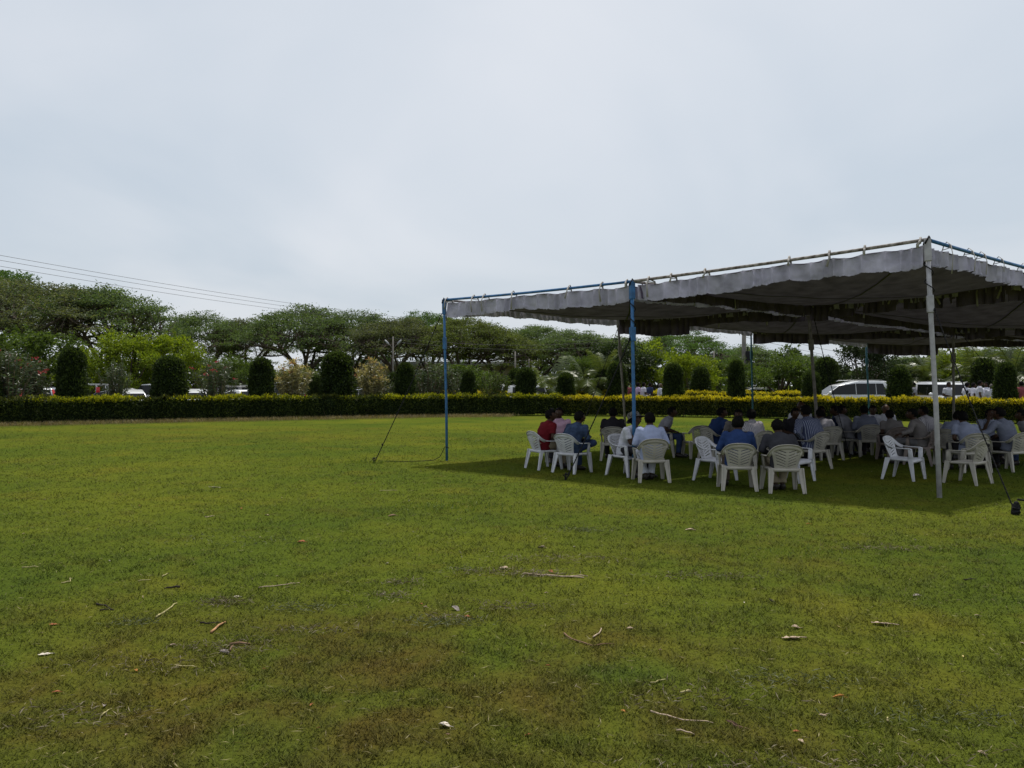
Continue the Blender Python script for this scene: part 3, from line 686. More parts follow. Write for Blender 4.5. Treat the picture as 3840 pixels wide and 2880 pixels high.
# ------------------------------------------------------------------ low building, lamps, poles and wires
M_CONC = mat('concrete', (0.15, 0.14, 0.125), 0.9, 0.1, var=0.2, scale=4, bump=0.2)
M_WALLP = mat('pale_wall', (0.42, 0.36, 0.32), 0.9, 0.1, var=0.15, scale=0.8)
M_ROOFG = mat('grey_roof', (0.36, 0.36, 0.36), 0.8, 0.2, var=0.1, scale=2)
M_DKGLASS = mat('dark_glass', (0.008, 0.009, 0.010), 0.1, 0.3)
M_BLACK = mat('black_rubber', (0.015, 0.015, 0.016), 0.75, 0.2, var=0.2, scale=20)
M_METAL = mat('galvanised_steel', (0.38, 0.39, 0.40), 0.45, 0.5, 0.6, var=0.15, scale=10)
M_WIRE = mat('wire', (0.05, 0.05, 0.055), 0.6, 0.3)
def building():
    t = empty('low_building', 'long low pale building half hidden behind the trees', 'building', (AX(1640, 104), 104, 0)); 
    b = MB(); b.box((0, 0, 2.1), (21, 7, 4.2)); b.build('wall', M_WALLP, t, False)
    b = MB(); b.box((0, -.3, 4.33), (22, 8.4, .26)); b.box((0, -.3, 4.6), (21.4, 7.6, .3)); b.build('roof', M_ROOFG, t, False)
    w = MB(); w.box((0, 0, 0), (1.5, .08, 1.3)); wm = w.mesh('window', False)
    f = MB(); f.box((0, 0, .70), (1.7, .14, .1)); f.box((0, 0, -.70), (1.7, .18, .1)); f.box((-.8, 0, 0), (.1, .14, 1.3)); f.box((.8, 0, 0), (.1, .14, 1.3)); fm = f.mesh('frame', False)
    for i in range(6):
        o = put('window', wm, M_DKGLASS, t, loc=(-8.7 + i * 3.5, -3.52, 2.3)); put('frame', fm, M_CONC, o)
building()
M_LAMP = mat('lamp_housing', (0.26, 0.27, 0.28), .5, .4)
def street_lamp():
    Y = 66; t = empty('street_lamp', 'grey twin headed street lamp in front of the umbrella trees', 'street lamp', (AX(1474, Y), Y, 0)); H = AZ(1262, Y)
    b = MB(); b.tube([(0, 0, -.2), (0, 0, H)], [.10, .06], 10); b.build('pole', M_CONC, t)
    for s in (-1, 1):
        b = MB(); b.tube([(0, 0, H - 1.05), (s * .25, 0, H - .75), (s * .42, 0, H - .62)], .025, 6); b.build('arm', M_CONC, t)
        b = MB(); rot = Matrix.Rotation(-s * R(50), 3, 'Y')
        b.ball((s * .52, 0, H - .50), (.30, .13, .09), 10, 6, rot); b.build('lamp_head', M_LAMP, t)
    b = MB(); b.box((0, 0, H - .15), (.8, .05, .05)); b.build('crossarm', M_WIRE, t, False)
street_lamp()
def utility_pole(px, top, Y, r, label, box=False, m=M_CONC, arm=False):
    t = empty('utility_pole', label, 'utility pole', (AX(px, Y), Y, 0), 0, 'poles carrying wires beyond the hedge'); H = AZ(top, Y)
    b = MB(); b.tube([(0, 0, -.2), (0, 0, H)], [r, r * .8], 10); b.build('pole', m, t)
    b = MB(); b.box((0, 0, H - .35), (1.5 if arm else .7, .07, .07)); b.build('crossarm', M_WIRE, t, False)
    for x in ((-.65, 0.12, .65) if arm else (-.3, .3)):
        b = MB(); b.tube([(x, 0, H - .3), (x, 0, H - .16)], [.05, .03], 8); b.build('insulator', mat('insulator', (.35, .33, .30), .3), t)
    if box:
        b = MB(); b.box((.26, -.1, H - 2.9), (.34, .34, .75)); b.tube([(.26, -.1, H - 2.5), (.26, -.1, H - 2.2)], .05, 6); b.build('switch_box', M_BLACK, t, False, .02)
        b = MB(); b.tube([(.2, -.1, H - 3.3), (.24, -.12, H - 4.2), (.16, 0, H - 5)], .02, 5); b.build('cable', M_WIRE, t)
        b = MB(); b.tube([(0, 0, H - 1.2), (.1, 0, H - .8), (.02, 0, H - .2)], [.2, .24, .26], 8); b.build('cable_coil', M_METAL, t)
utility_pole(2790, 1195, 60, .20, 'thick grey concrete pole with black switch box seen under the tent', True, arm=True)
utility_pole(2677, 1316, 75, .10, 'thin concrete pole among yellow green trees')
utility_pole(1932, 1318, 72, .085, 'thin concrete pole left of the small palms')
utility_pole(1984, 1346, 84, .085, 'farther thin concrete pole just left of the small palms')
utility_pole(-420, 905, 42, .16, 'pole beyond the left edge carrying the three long wires')
def wires(label, segs, sag, rad=.018, group='overhead wires'):
    for i, (a, b_) in enumerate(segs):
        b = MB(); a = Vector(a); c = Vector(b_); n = 14
        b.tube([a.lerp(c, q / n) - Vector((0, 0, sag * math.sin(math.pi * q / n))) for q in range(n + 1)], rad, 5)
        o = b.build('overhead_wire', M_WIRE); tag(o, label[i], 'wire', group)
def P3(px, py, Y): return (AX(px, Y), Y, AZ(py, Y))
wires(['uppermost of the three thin wires slanting down across the left sky', 'middle one of the three thin wires across the left sky', 'lowest of the three thin wires across the left sky'],
      [(P3(-430, 880, 42), P3(1500, 1190, 84)), (P3(-430, 900, 42.6), P3(1470, 1198, 84)), (P3(-430, 925, 43.2), P3(1440, 1206, 84))], .35, .013)
wires(['wire crossing in front of the umbrella trees at the corner pole, upper', 'wire crossing in front of the umbrella trees at the corner pole, middle', 'wire crossing below the tent toward the small palms, lowest',
       'upper wire from the concrete pole to the left under the tent', 'second wire from the concrete pole to the left under the tent', 'upper wire from the concrete pole down to the right', 'lower wire from the concrete pole down to the right'],
      [(P3(1474, 1268, 66), P3(2330, 1278, 70)), (P3(1474, 1282, 66), P3(2330, 1296, 70)), (P3(1474, 1345, 66.5), P3(1984, 1350, 84)),
       (P3(2790, 1215, 60), P3(2100, 1275, 90)), (P3(2795, 1222, 60), P3(2100, 1290, 90)), (P3(2790, 1240, 60), P3(3700, 1395, 72)), (P3(2785, 1262, 60), P3(3700, 1412, 72))], .5, .012)

# ------------------------------------------------------------------ tent
M_BLUE = mat('blue_paint', (0.028, 0.115, 0.27), 0.5, 0.4, var=0.25, scale=9, bump=0.1)
M_RUSTW = mat('chipped_white_paint', (0.34, 0.31, 0.29), 0.7, 0.2, c2=(0.09, 0.07, 0.055), scale=13, bump=0.25, detail=7)
M_POLEW = mat('whitewashed_pole', (0.36, 0.35, 0.37), 0.75, 0.2, var=0.14, scale=9, bump=0.2)
M_TEAL = mat('faded_teal_paint', (0.035, 0.11, 0.15), 0.6, 0.3, var=0.25, scale=9)
M_GREYP = mat('grey_weathered_pole', (0.20, 0.18, 0.165), 0.8, 0.15, var=0.25, scale=9)
def cloth(name, color, trans):
    m = bpy.data.materials.new(name); m.use_nodes = True; t = m.node_tree; b = t.nodes['Principled BSDF']
    tcn = N(t, 'ShaderNodeTexCoord'); n = N(t, 'ShaderNodeTexNoise'); n.inputs['Scale'].default_value = 3.5; n.inputs['Detail'].default_value = 6
    t.links.new(tcn.outputs['Object'], n.inputs['Vector'])
    r = N(t, 'ShaderNodeValToRGB'); e = r.color_ramp.elements; e[0].position = .3; e[1].position = .7
    e[0].color = (*[c * .62 for c in color], 1); e[1].color = (*[min(1, c * 1.18) for c in color], 1)
    t.links.new(n.outputs['Fac'], r.inputs[0]); t.links.new(r.outputs[0], b.inputs['Base Color']); b.inputs['Roughness'].default_value = .9; b.inputs['Specular IOR Level'].default_value = .05
    n2 = N(t, 'ShaderNodeTexNoise'); n2.inputs['Scale'].default_value = 14; n2.inputs['Detail'].default_value = 4; t.links.new(tcn.outputs['Object'], n2.inputs['Vector'])
    bp = N(t, 'ShaderNodeBump'); bp.inputs['Strength'].default_value = .5; bp.inputs['Distance'].default_value = .03; t.links.new(n2.outputs['Fac'], bp.inputs['Height']); t.links.new(bp.outputs[0], b.inputs['Normal'])
    tr = N(t, 'ShaderNodeBsdfTranslucent'); t.links.new(r.outputs[0], tr.inputs[0]); ms = N(t, 'ShaderNodeMixShader'); ms.inputs[0].default_value = trans
    t.links.new(b.outputs[0], ms.inputs[1]); t.links.new(tr.outputs[0], ms.inputs[2]); t.links.new(ms.outputs[0], t.nodes['Material Output'].inputs[0])
    return m
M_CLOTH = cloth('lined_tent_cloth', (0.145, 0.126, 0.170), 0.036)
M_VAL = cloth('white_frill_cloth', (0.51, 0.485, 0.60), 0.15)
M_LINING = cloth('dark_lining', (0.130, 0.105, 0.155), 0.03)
M_TIE = cloth('cloth_tie', (0.40, 0.375, 0.35), 0.1)
M_ROPE = mat('black_rope', (0.014, 0.014, 0.015), 0.85, 0.15, var=0.5, scale=60)
M_SEAM = mat('seam_tape', (0.10, 0.095, 0.09), 0.9, 0.05)

# heads of the poles, by column (2 = the edge towards the open lawn) and row
TOP = {(2, 0): P3(1665, 1128, 17.35), (2, 1): (2.95, 21.5, 3.62), (2, 2): (7.95, 25.6, 3.66), (2, 3): (13.75, 29.9, 3.58),
       (1, 0): P3(2370, 1059, 14.25), (1, 1): (7.05, 18.3, 3.62), (1, 2): (12.85, 22.4, 3.45), (1, 3): (18.6, 26.5, 3.5),
       (0, 0): P3(3477, 903, 11.68), (0, 1): P3(3960, 1036, 14.6), (0, 2): (16.5, 19.6, 3.55), (0, 3): (22.3, 23.6, 3.55)}
TOP = {k: Vector(v) for k, v in TOP.items()}
def pole(key, foot, m, r, label, top_sleeve=True, mid=.62, sleeve=True):
    a = Vector(foot); b_ = TOP[key].copy()
    t = empty('tent_pole', label, 'tent pole', a, 0, 'poles holding up the tent'); d = b_ - a
    b = MB(); b.tube([(0, 0, -.12), d * .35 + Vector((.01, 0, 0)), d * .7, d], [r, r, r * .97, r * .95], 12); b.build('pole', m, t)
    if sleeve:
        rot = d.to_track_quat('Z', 'Y').to_matrix()
        u = d.normalized()
        b = MB(); b.box(d - u * .14, (r * 2.7, r * 2.7, .34), rot); b.build('top_sleeve', m, t, False, .008)
        c = d - u * (mid + .34); b = MB(); b.box(c, (r * 2.9, r * 2.6, .26), rot); b.build('joint_sleeve', m, t, False, .008)
        b = MB(); b.tube([d - u * .05 + Vector((-r * 1.6, -r * 1.2, 0)), d + Vector((0, -r * 1.5, .06)), d - u * .02 + Vector((r * 1.7, 0, .02)), d + Vector((0, r * 1.5, .03)), d - u * .06 + Vector((-r * 1.6, 0, 0))], .014, 5); b.build('lashing', M_ROPE, t)
    return t
pole((2, 0), G(1676, 1727), M_BLUE, .029, 'blue corner pole standing alone on the open lawn side')
pole((1, 0), G(2378, 1790), M_BLUE, .034, 'blue middle pole behind the man in the patterned hat')
pole((0, 0), G(3524, 1866), M_POLEW, .036, 'white leaning front corner pole nearest the camera')
pole((0, 1), (11.2, 14.75, 0), M_BLUE, .04, 'blue pole just beyond the right edge')
pole((2, 1), (3.20, 21.5, 0), M_GREYP, .033, 'grey leaning pole rising behind the patterned hat')
pole((2, 2), (8.02, 25.6, 0), M_TEAL, .030, 'thin teal pole behind the man in the striped shirt')
pole((2, 3), (13.9, 29.9, 0), M_TEAL, .034, 'teal pole in front of the white estate car')
pole((1, 1), (7.30, 18.3, 0), M_GREYP, .038, 'dark weathered inner pole rising behind the big striped shirt')
pole((1, 2), (12.85, 22.4, 0), M_GREYP, .036, 'dark inner pole right of the white front pole')
pole((1, 3), (18.7, 26.5, 0), M_TEAL, .04, 'rear pole beyond the right edge')
pole((0, 2), (16.5, 19.6, 0), M_BLUE, .04, 'second pole beyond the right edge')
pole((0, 3), (22.3, 23.6, 0), M_BLUE, .04, 'last pole beyond the right edge')
def pipe(a, b_, m, label, r=.027):
    A, B = TOP[a], TOP[b_]; o = Vector((0, 0, .02))
    b = MB(); n = 6; d = (B - A); b.tube([d * (q / n) + Vector((0, 0, .02 - .02 * math.sin(math.pi * q / n))) for q in range(-0, n + 1)], r, 10)
    tag(b.build('tent_pipe', m, loc=A), label, 'pipe', 'pipes the tent cloth is tied to')
pipe((2, 0), (1, 0), M_BLUE, 'blue pipe along the front edge between the two blue poles')
pipe((1, 0), (0, 0), M_RUSTW, 'chipped white pipe along the front edge up to the white pole')
pipe((0, 0), (0, 1), M_BLUE, 'blue pipe running back from the white front pole to the right edge', .028)
for c in (2, 1):
    for r_ in range(3): pipe((c, r_), (c, r_ + 1), M_GREYP, {2: ['outer side pipe behind the corner pole', 'outer side pipe between grey and thin teal pole', 'outer side pipe between the two teal poles'], 1: ['inner pipe behind the blue middle pole', 'inner pipe between the two dark poles', 'rear inner pipe at right']}[c][r_], .026)
for r_ in (1, 2, 3):
    for c in (2, 1): pipe((c, r_), (c - 1, r_), M_GREYP, {1: ['cross pipe between grey pole and dark inner pole', 'cross pipe right of the dark inner pole'], 2: ['cross pipe from the thin teal pole', 'cross pipe right of the second dark pole'], 3: ['rear cross pipe from the teal pole', 'rear cross pipe beyond the right edge']}[r_][2 - c], .026)

def panel(c, r_, label, seed, hang=(.04, 0, .04), vhs=(.30, .26, .34, .24)):
    rs = np.random.RandomState(seed)
    a, b_, cc, d = TOP[(c, r_)], TOP[(c - 1, r_)], TOP[(c - 1, r_ + 1)], TOP[(c, r_ + 1)]      # front left, front right, back right, back left
    o = (a + b_ + cc + d) / 4; o.z = 0
    t = empty('tent_canopy', label, 'tent canopy', o, 0, 'cloth panels of the tent roof')
    ins = .016
    def pt(u, v):
        uu = ins + u * (1 - 2 * ins); v0, v1 = (.012 if r_ == 0 else -.004), .004; vv = v0 + v * (1 - v0 - v1)
        p = a.lerp(b_, uu).lerp(d.lerp(cc, uu), vv)
        e = min(u, 1 - u, v, 1 - v)
        z = -(hang[0] * (1 - v) + hang[2] * v) - .34 * (16 * u * (1 - u) * v * (1 - v)) ** .7 * (1 + .15 * math.sin(3 * u + seed))
        # the edge droops a little between its ties
        if e < .08: z -= .022 * (1 - math.cos(2 * math.pi * (7 * (u if min(v, 1 - v) < min(u, 1 - u) else v)))) * .5 * (1 - e / .08)
        z += .030 * noise.noise(Vector((u * 5, v * 5, seed))) + .016 * noise.noise(Vector((u * 15, v * 13, seed + 3)))
        return p + Vector((0, 0, z)) - o
    n = 40; V = []; F = []
    for j in range(n + 1):
        for i in range(n + 1): V.append(pt(i / n, j / n))
    for j in range(n):
        for i in range(n): k = j * (n + 1) + i; F.append((k, k + 1, k + n + 2, k + n + 1))
    me = bpy.data.meshes.new('roof_cloth'); me.from_pydata(V, [], F); me.update(); me.polygons.foreach_set('use_smooth', np.ones(len(F), dtype=bool))
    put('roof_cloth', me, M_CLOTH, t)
    for q, (f0, f1) in enumerate((((0, 0), (1, 1)), ((1, 0), (0, 1)))):
        b = MB(); b.tube([pt(f0[0] + (f1[0] - f0[0]) * w / 24, f0[1] + (f1[1] - f0[1]) * w / 24) - Vector((0, 0, .012)) for w in range(25)], [(.022, .006)] * 25, 6); b.build('seam', M_SEAM, t)
    edges = ((lambda s: pt(s, 0)), (lambda s: pt(1, s)), (lambda s: pt(1 - s, 1)), (lambda s: pt(0, 1 - s)))
    ctr = sum((pt(u, v) for u, v in ((0, 0), (1, 0), (1, 1), (0, 1))), Vector()) / 4
    for q, ed in enumerate(edges):
        m = 300; rows = 8; V = []; F = []
        p0, p1 = ed(0), ed(1); dirv = (p1 - p0).normalized(); nv = Vector((dirv.y, -dirv.x, 0))
        if (ctr - p0).dot(nv) > 0: nv = -nv
        L = (p1 - p0).length; ph = rs.uniform(0, 6); pl = 0; phase = [0]
        for i in range(m): phase.append(phase[-1] + L / m / (.25 * (1 + .45 * math.sin(i * .085 + ph))))
        for i in range(m + 1):
            s = i / m; p = ed(s); hgt = vhs[q] * (.55 if q == 0 and r_ > 0 else 1) * (1.55 if q == 2 and c == 2 and s > .58 else 1) * (1 + .08 * math.sin(s * 9 + ph) + .03 * math.sin(s * 23 + ph)) + .004 * rs.randn()
            f = 1 - 2 * abs(math.sin(math.pi * phase[i])) ** .55
            for j in range(rows + 1):
                w = j / rows; fl = (.032 + .022 * w) * f + .03 * w * math.sin(s * 17 + ph) + .02 * w * noise.noise(Vector((s * 30, w * 3, seed + q)))
                V.append(p + nv * (fl + .012) + Vector((0, 0, .01 - hgt * w + .015 * (f if w > .95 else 0) * .4)))
        for i in range(m):
            for j in range(rows):
                if q == 2 and r_ < 2 and c == 1 and noise.noise(Vector((i * .05, 3.1, seed))) > .16 and j > 1 + 7 * abs(noise.noise(Vector((i * .31, 7.7, seed)))) + 3 * abs(noise.noise(Vector((i * .09, 1.7, seed)))): continue      # torn away
                k = i * (rows + 1) + j; F.append((k, k + rows + 1, k + rows + 2, k + 1))
        me = bpy.data.meshes.new('valance'); me.from_pydata(V, [], F); me.update(); me.polygons.foreach_set('use_smooth', np.ones(len(F), dtype=bool))
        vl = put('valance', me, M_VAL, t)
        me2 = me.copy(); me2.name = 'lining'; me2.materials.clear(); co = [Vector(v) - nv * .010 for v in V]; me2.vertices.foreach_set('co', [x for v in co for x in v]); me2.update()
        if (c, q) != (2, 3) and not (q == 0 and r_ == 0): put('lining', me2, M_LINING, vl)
        for i in range(9 if L > 4 else 7):       # strips knotted over the pipe, ends hanging down
            if rs.rand() < .22: continue
            s = (i + .5 + rs.uniform(-.36, .36)) / (9 if L > 4 else 7); p = ed(s); cA = (TOP[[(c, r_), (c - 1, r_), (c - 1, r_ + 1), (c, r_ + 1)][q]]); cB = (TOP[[(c - 1, r_), (c - 1, r_ + 1), (c, r_ + 1), (c, r_)][q]])
            pp = cA.lerp(cB, s) - o; b = MB(); pp.z += .02
            b.tube([p - nv * .02, p + Vector((0, 0, .05)), pp - nv * .050 + Vector((0, 0, .0)), pp + Vector((0, 0, .050)), pp + nv * .050, pp + nv * .045 - Vector((0, 0, .05)), p + Vector((0, 0, .03))], [(.016, .005)] * 7, 6, xdir=dirv)
            ln = rs.choice([.12, .22, .34, .46], p=[.35, .3, .2, .15])
            b.tube([pp + nv * .058, pp + nv * .085 - Vector((0, 0, ln * .4)) + dirv * .02 * rs.randn(), pp + nv * .08 - Vector((0, 0, ln)) + dirv * .03 * rs.randn()], [(.016, .005), (.014, .004), (.021, .004)], 6, xdir=dirv)
            b.ball(pp + Vector((0, 0, -.01)) + nv * .05, (.016, .015, .016), 6, 4)
            b.build('tie', M_TIE, t)
panel(2, 0, 'front cloth panel between the two blue poles', 91, (.05, 0, .03))
panel(1, 0, 'front cloth panel between the blue middle pole and the white pole', 92, (.06, 0, .04))
panel(2, 1, 'second row cloth panel behind the corner panel', 93, (.03, 0, .06))
panel(1, 1, 'second row cloth panel over the seated men at right', 94, (.03, 0, .06))
panel(2, 2, 'rear cloth panel between the two teal poles', 95, (.11, 0, .08), (.24, .24, .40, .30))
panel(1, 2, 'rear cloth panel toward the right edge', 96, (.11, 0, .08), (.24, .24, .40, .24))

def guy(name, a, b_, label, r=.010, knots=(), extra=None):
    A = Vector(a); B = Vector(b_); n = 20
    t = empty('guy_rope', label, 'rope', B, 0, 'guy ropes holding the tent poles')
    b = MB(); d = A - B
    pts = [d * (q / n) - Vector((0, 0, .05 * math.sin(math.pi * q / n))) for q in range(n + 1)]
    # two strands laid round each other
    for s in (0, 1):
        b.tube([pts[min(n, int(q / 6))].lerp(pts[min(n, int(q / 6) + 1)], (q % 6) / 6) + Vector((math.cos(q * 1.3 + s * math.pi), math.sin(q * 1.3 + s * math.pi), 0)) * r * .55 for q in range(6 * n + 1)], r * .75, 5)
    b.build('rope', M_ROPE, t)
    for k in knots: b = MB(); b.ball(d * k, (r * 2.2, r * 2.2, r * 3.0), 7, 5); b.build('knot', M_ROPE, t)
    b = MB(); b.tube([d * .03, Vector((.05, -.02, .10)), Vector((.01, -.04, .04)), Vector((-.05, 0, .09)), d * .035], r * 1.1, 5)
    b.build('knot', M_ROPE, t)
    b = MB(); b.tube([(-.03, .02, -.1), (.0, 0, .10)], [.012, .014], 7); b.ball((0, 0, .11), .022, 7, 5); b.build('peg', M_BLACK, t)
    if extra: extra(t)
a = TOP[(2, 0)]; guy('g', a + Vector((-.05, 0, -.28)), G(1403, 1737), 'black guy rope slanting from the blue corner pole to the open lawn', .010, (.12, .9))
a = TOP[(1, 0)]; guy('g', a + Vector((0, -.03, -.95)), G(2122, 1800), 'black guy rope from the blue middle pole to a peg before the crossed leg man', .011, (.04, .96))
def weight(t):
    b = MB(); b.box((0, .01, .07), (.075, .07, .14), Matrix.Rotation(.12, 3, 'Y')); b.tube([(-.05, -.02, .03), (.0, -.06, .05), (.05, .0, .03), (0, .06, .04), (-.05, -.02, .03)], .017, 6); b.tube([(-.04, -.02, .09), (.0, -.05, .08), (.045, .0, .10), (0, .05, .09), (-.04, -.02, .09)], .014, 6); b.ball((.005, 0, .15), (.035, .03, .03), 8, 5); b.build('rope_bundle', M_ROPE, t, True, .015)
    b = MB(); b.tube([(.02, 0, .2), (.25, -.02, .17), (.7, .05, .12)], .014, 6); b.tube([(.08, -.1, .02), (.4, -.13, .015), (.8, -.1, .02)], .014, 6); b.build('loose_end', M_ROPE, t)
c0 = TOP[(0, 0)]; f0 = G(3524, 1866); mid = c0.lerp(f0, .25)
guy('g', mid + Vector((.02, -.03, 0)), G(3810, 1930), 'black guy rope from the white front pole to a dark bundle at the right edge', .0085, (.3, .55, .97), weight)
c1 = TOP[(1, 1)]; guy('g', c1 + Vector((.02, -.05, .05)), (7.75, 17.6, 0), 'black guy rope down beside the dark inner pole', .009)
c2 = TOP[(1, 2)]; guy('g', c2 + Vector((0, -.05, 0)), (13.9, 19.6, 0), 'guy rope from the dark pole right of the white pole', .008)
c3 = TOP[(2, 3)]; guy('g', c3 + Vector((0.5, -.05, 0)), (14.55, 29.0, 0), 'thin rope before the tail of the white estate car', .009)
a = TOP[(2, 1)]; guy('g', a + Vector((0, 0, -.35)), (1.6, 20.2, 0), 'rope beside the grey leaning pole', .008)
# rope wound round poles and left lying
def loose(label, pts, r=.008):
    b = MB(); P0 = Vector(pts[0]); b.tube([Vector(p) - P0 for p in pts], r, 6); tag(b.build('loose_rope', M_ROPE, loc=P0), label, 'rope')
f = G(1676, 1727); g1 = G(1512, 1732)
loose('loose black rope tied low on the blue corner pole and lying on the grass', [f + Vector((.05, -.045, .3)), f + Vector((-.045, -.05, .31)), f + Vector((-.07, -.03, .25)), f + Vector((-.16, -.05, .08)), f + Vector((-.3, -.06, .014)), f.lerp(g1, .6) + Vector((0, -.05, .012)), g1 + Vector((0, 0, .012)), g1 + Vector((-.4, .05, .012))])
def wound(key, foot, s0, s1, turns, label, r, rp=.009):
    A = TOP[key]; B = Vector(foot); n = turns * 10
    loose(label, [A.lerp(B, s0 + (s1 - s0) * q / n) + Vector((math.cos(q / 10 * 2 * math.pi) * (r + .012), math.sin(q / 10 * 2 * math.pi) * (r + .012), 0)) for q in range(n + 1)], rp)
wound((1, 0), G(2378, 1790), .06, .22, 2, 'black rope wound round the top of the blue middle pole', .045)
wound((0, 0), G(3524, 1866), .06, .20, 2, 'black rope wound round the top of the white front pole', .05)

# ------------------------------------------------------------------ vehicles
M_WHITE = mat('white_car_paint', (0.60, 0.61, 0.63), 0.3, 0.5, coat=.7)
M_SILVER = mat('silver_car_paint', (0.42, 0.44, 0.47), 0.32, 0.5, .4, coat=.6)
M_GREYC = mat('grey_car_paint', (0.16, 0.15, 0.15), 0.3, 0.5, .3, coat=.6)
M_REDL = mat('red_lens', (0.42, 0.012, 0.016), 0.2, 0.6)
M_CLEARL = mat('clear_lens', (0.7, 0.7, 0.7), 0.12, 0.6)
M_TRIM = mat('black_trim', (0.02, 0.02, 0.021), 0.55, 0.3)
def car(px, py_roof, Y, heading, style, paint, label, h=None, name='parked_car', ls=1.0):
    "heading: where its nose points, degrees from +x anticlockwise"
    X = AX(px, Y); st = {
        'suv':    dict(L=4.75, W=1.88, H=1.76, belt=1.06, hood=1.04, nose=.82, f0=1.22, f1=.28, r1=-1.98, r0=-2.28, tail=1.08, n=3),
        'wagon':  dict(L=4.5, W=1.76, H=1.54, belt=.92, hood=.90, nose=.66, f0=1.05, f1=.25, r1=-1.75, r0=-2.10, tail=.92, n=3),
        'hatch':  dict(L=3.7, W=1.6, H=1.50, belt=.92, hood=.92, nose=.70, f0=.95, f1=.35, r1=-1.35, r0=-1.70, tail=.92, n=2),
        'jeep':   dict(L=4.3, W=1.78, H=1.90, belt=1.14, hood=1.12, nose=1.02, f0=.68, f1=.40, r1=-2.06, r0=-2.12, tail=1.14, n=3),
        'van':    dict(L=3.7, W=1.56, H=1.85, belt=1.02, hood=.98, nose=.80, f0=1.42, f1=.85, r1=-1.74, r0=-1.82, tail=1.02, n=3)}[style]
    H = h or max(1.4, AZ(py_roof, Y)); k = H / st['H']
    t = empty(name, label, 'car', (X, Y, 0), R(heading), 'vehicles parked beyond the hedge'); L, Wd = st['L'] / 2, st['W'] / 2
    t.scale = (ls, ls, 1)
    prof = [(-L, .34), (-L + .03, .62), (-L + .02, st['tail'] - .06), (-L + .10, st['tail']), (st['r0'], st['belt']), (st['f0'], st['belt']), (L - .55, st['hood'] - .05), (L - .10, st['nose'] + .02), (L, st['nose'] - .14), (L, .34), (L - .15, .24), (-L + .15, .24)]
    b = MB(); n = len(prof); V = []
    for s, ins in ((-1, 0), (1, 0)):
        for (x, z) in prof: V.append((x, s * (Wd - (.05 if z > .85 else 0)), z))
    b.add(V, [tuple(range(n)), tuple(range(2 * n - 1, n - 1, -1))] + [((i + 1) % n, i, n + i, n + (i + 1) % n) for i in range(n)])
    body = bake(b.mesh('body', True), [('BEVEL', dict(width=.07, segments=3, limit_method='ANGLE', angle_limit=R(28)))])
    put('body', body, paint, t, scale=(1, 1, k))
    wb, wt = Wd - .055, Wd - .20 if style != 'jeep' else Wd - .12
    f0, f1, r0, r1, zb, zt = st['f0'], st['f1'], st['r0'], st['r1'], st['belt'] - .02, st['H']; dr = .22 if style in ('suv', 'wagon', 'hatch') else .08; f1 += (dr - .08) * 1.6
    c = {'flb': (f0, wb, zb), 'frb': (f0, -wb, zb), 'rlb': (r0, wb, zb), 'rrb': (r0, -wb, zb), 'flt': (f1, wt + dr * .15, zt - dr), 'frt': (f1, -wt - dr * .15, zt - dr), 'rlt': (r1, wt, zt - .03), 'rrt': (r1, -wt, zt - .03)}
    c = {q: Vector(v) for q, v in c.items()}
    b = MB(); order = ['flb', 'frb', 'rrb', 'rlb', 'flt', 'frt', 'rrt', 'rlt']; mid = [(Vector((f1 - 1.05, wt - .05, zt)), Vector((f1 - 1.05, -wt + .05, zt)))]
    V = [c[q] for q in order] + [Vector((f1 - 1.05, wt - .04, zt)), Vector((f1 - 1.05, -wt + .04, zt)), Vector((r1 + .5, -wt + .04, zt)), Vector((r1 + .5, wt - .04, zt))]
    b.add(V, [(3, 2, 1, 0), (0, 1, 5, 4), (2, 3, 7, 6), (0, 4, 8, 11, 7, 3), (1, 2, 6, 10, 9, 5), (4, 5, 9, 8), (8, 9, 10, 11), (11, 10, 6, 7)])
    cab = bake(b.mesh('cabin', True), [('BEVEL', dict(width=.07, segments=3, limit_method='ANGLE', angle_limit=R(12)))])
    put('cabin', cab, paint, t, scale=(1, 1, k))
    def patch(nm, p00, p10, p11, p01, u0, u1, v0, v1, m, off=.012, parent=t, slant=0):
        nn = (p10 - p00).cross(p01 - p00).normalized()
        def at(u, v): return p00.lerp(p10, u).lerp(p01.lerp(p11, u), v)
        q = [at(u0, v0), at(u1, v0), at(u1 - slant, v1), at(u0 + slant, v1)]; bb = MB()
        bb.add([p + nn * off for p in q] + [p - nn * .02 for p in q], [(0, 1, 2, 3), (7, 6, 5, 4), (0, 4, 5, 1), (1, 5, 6, 2), (2, 6, 7, 3), (3, 7, 4, 0)])
        return put(nm, bb.mesh(nm, False), m, parent, scale=(1, 1, k))
    nw = st['n']
    for s, (fb, rb, ft, rt_) in ((1, ('flb', 'rlb', 'flt', 'rlt')), (-1, ('frb', 'rrb', 'frt', 'rrt'))):
        A, B, Cc, D = c[fb], c[rb], c[rt_], c[ft]
        if s == 1: order = (A, B, Cc, D)
        else: order = (B, A, D, Cc)
        zl, zh = zb + .05, zt - .13; ins = (zh - zb) / (zt - .05 - zb)
        zf = zh - (dr - .08) * .8; fx0, fx1 = f0 - .10, f0 + (f1 - f0) * (zf - zb) / (zt - dr - zb) - .03; rx0_, rx1_ = r0 + .40, r0 + (r1 - r0) * ins + .34
        xs = [None, (f1 + r1) / 2 + .42, (f1 + r1) / 2 - .58, None] if nw == 3 else [None, (f1 + r1) / 2 - .05, None]
        def sp(x, z): return Vector((x, s * (wb + (wt - wb) * (z - zb) / (zt - .05 - zb) + .014), z))
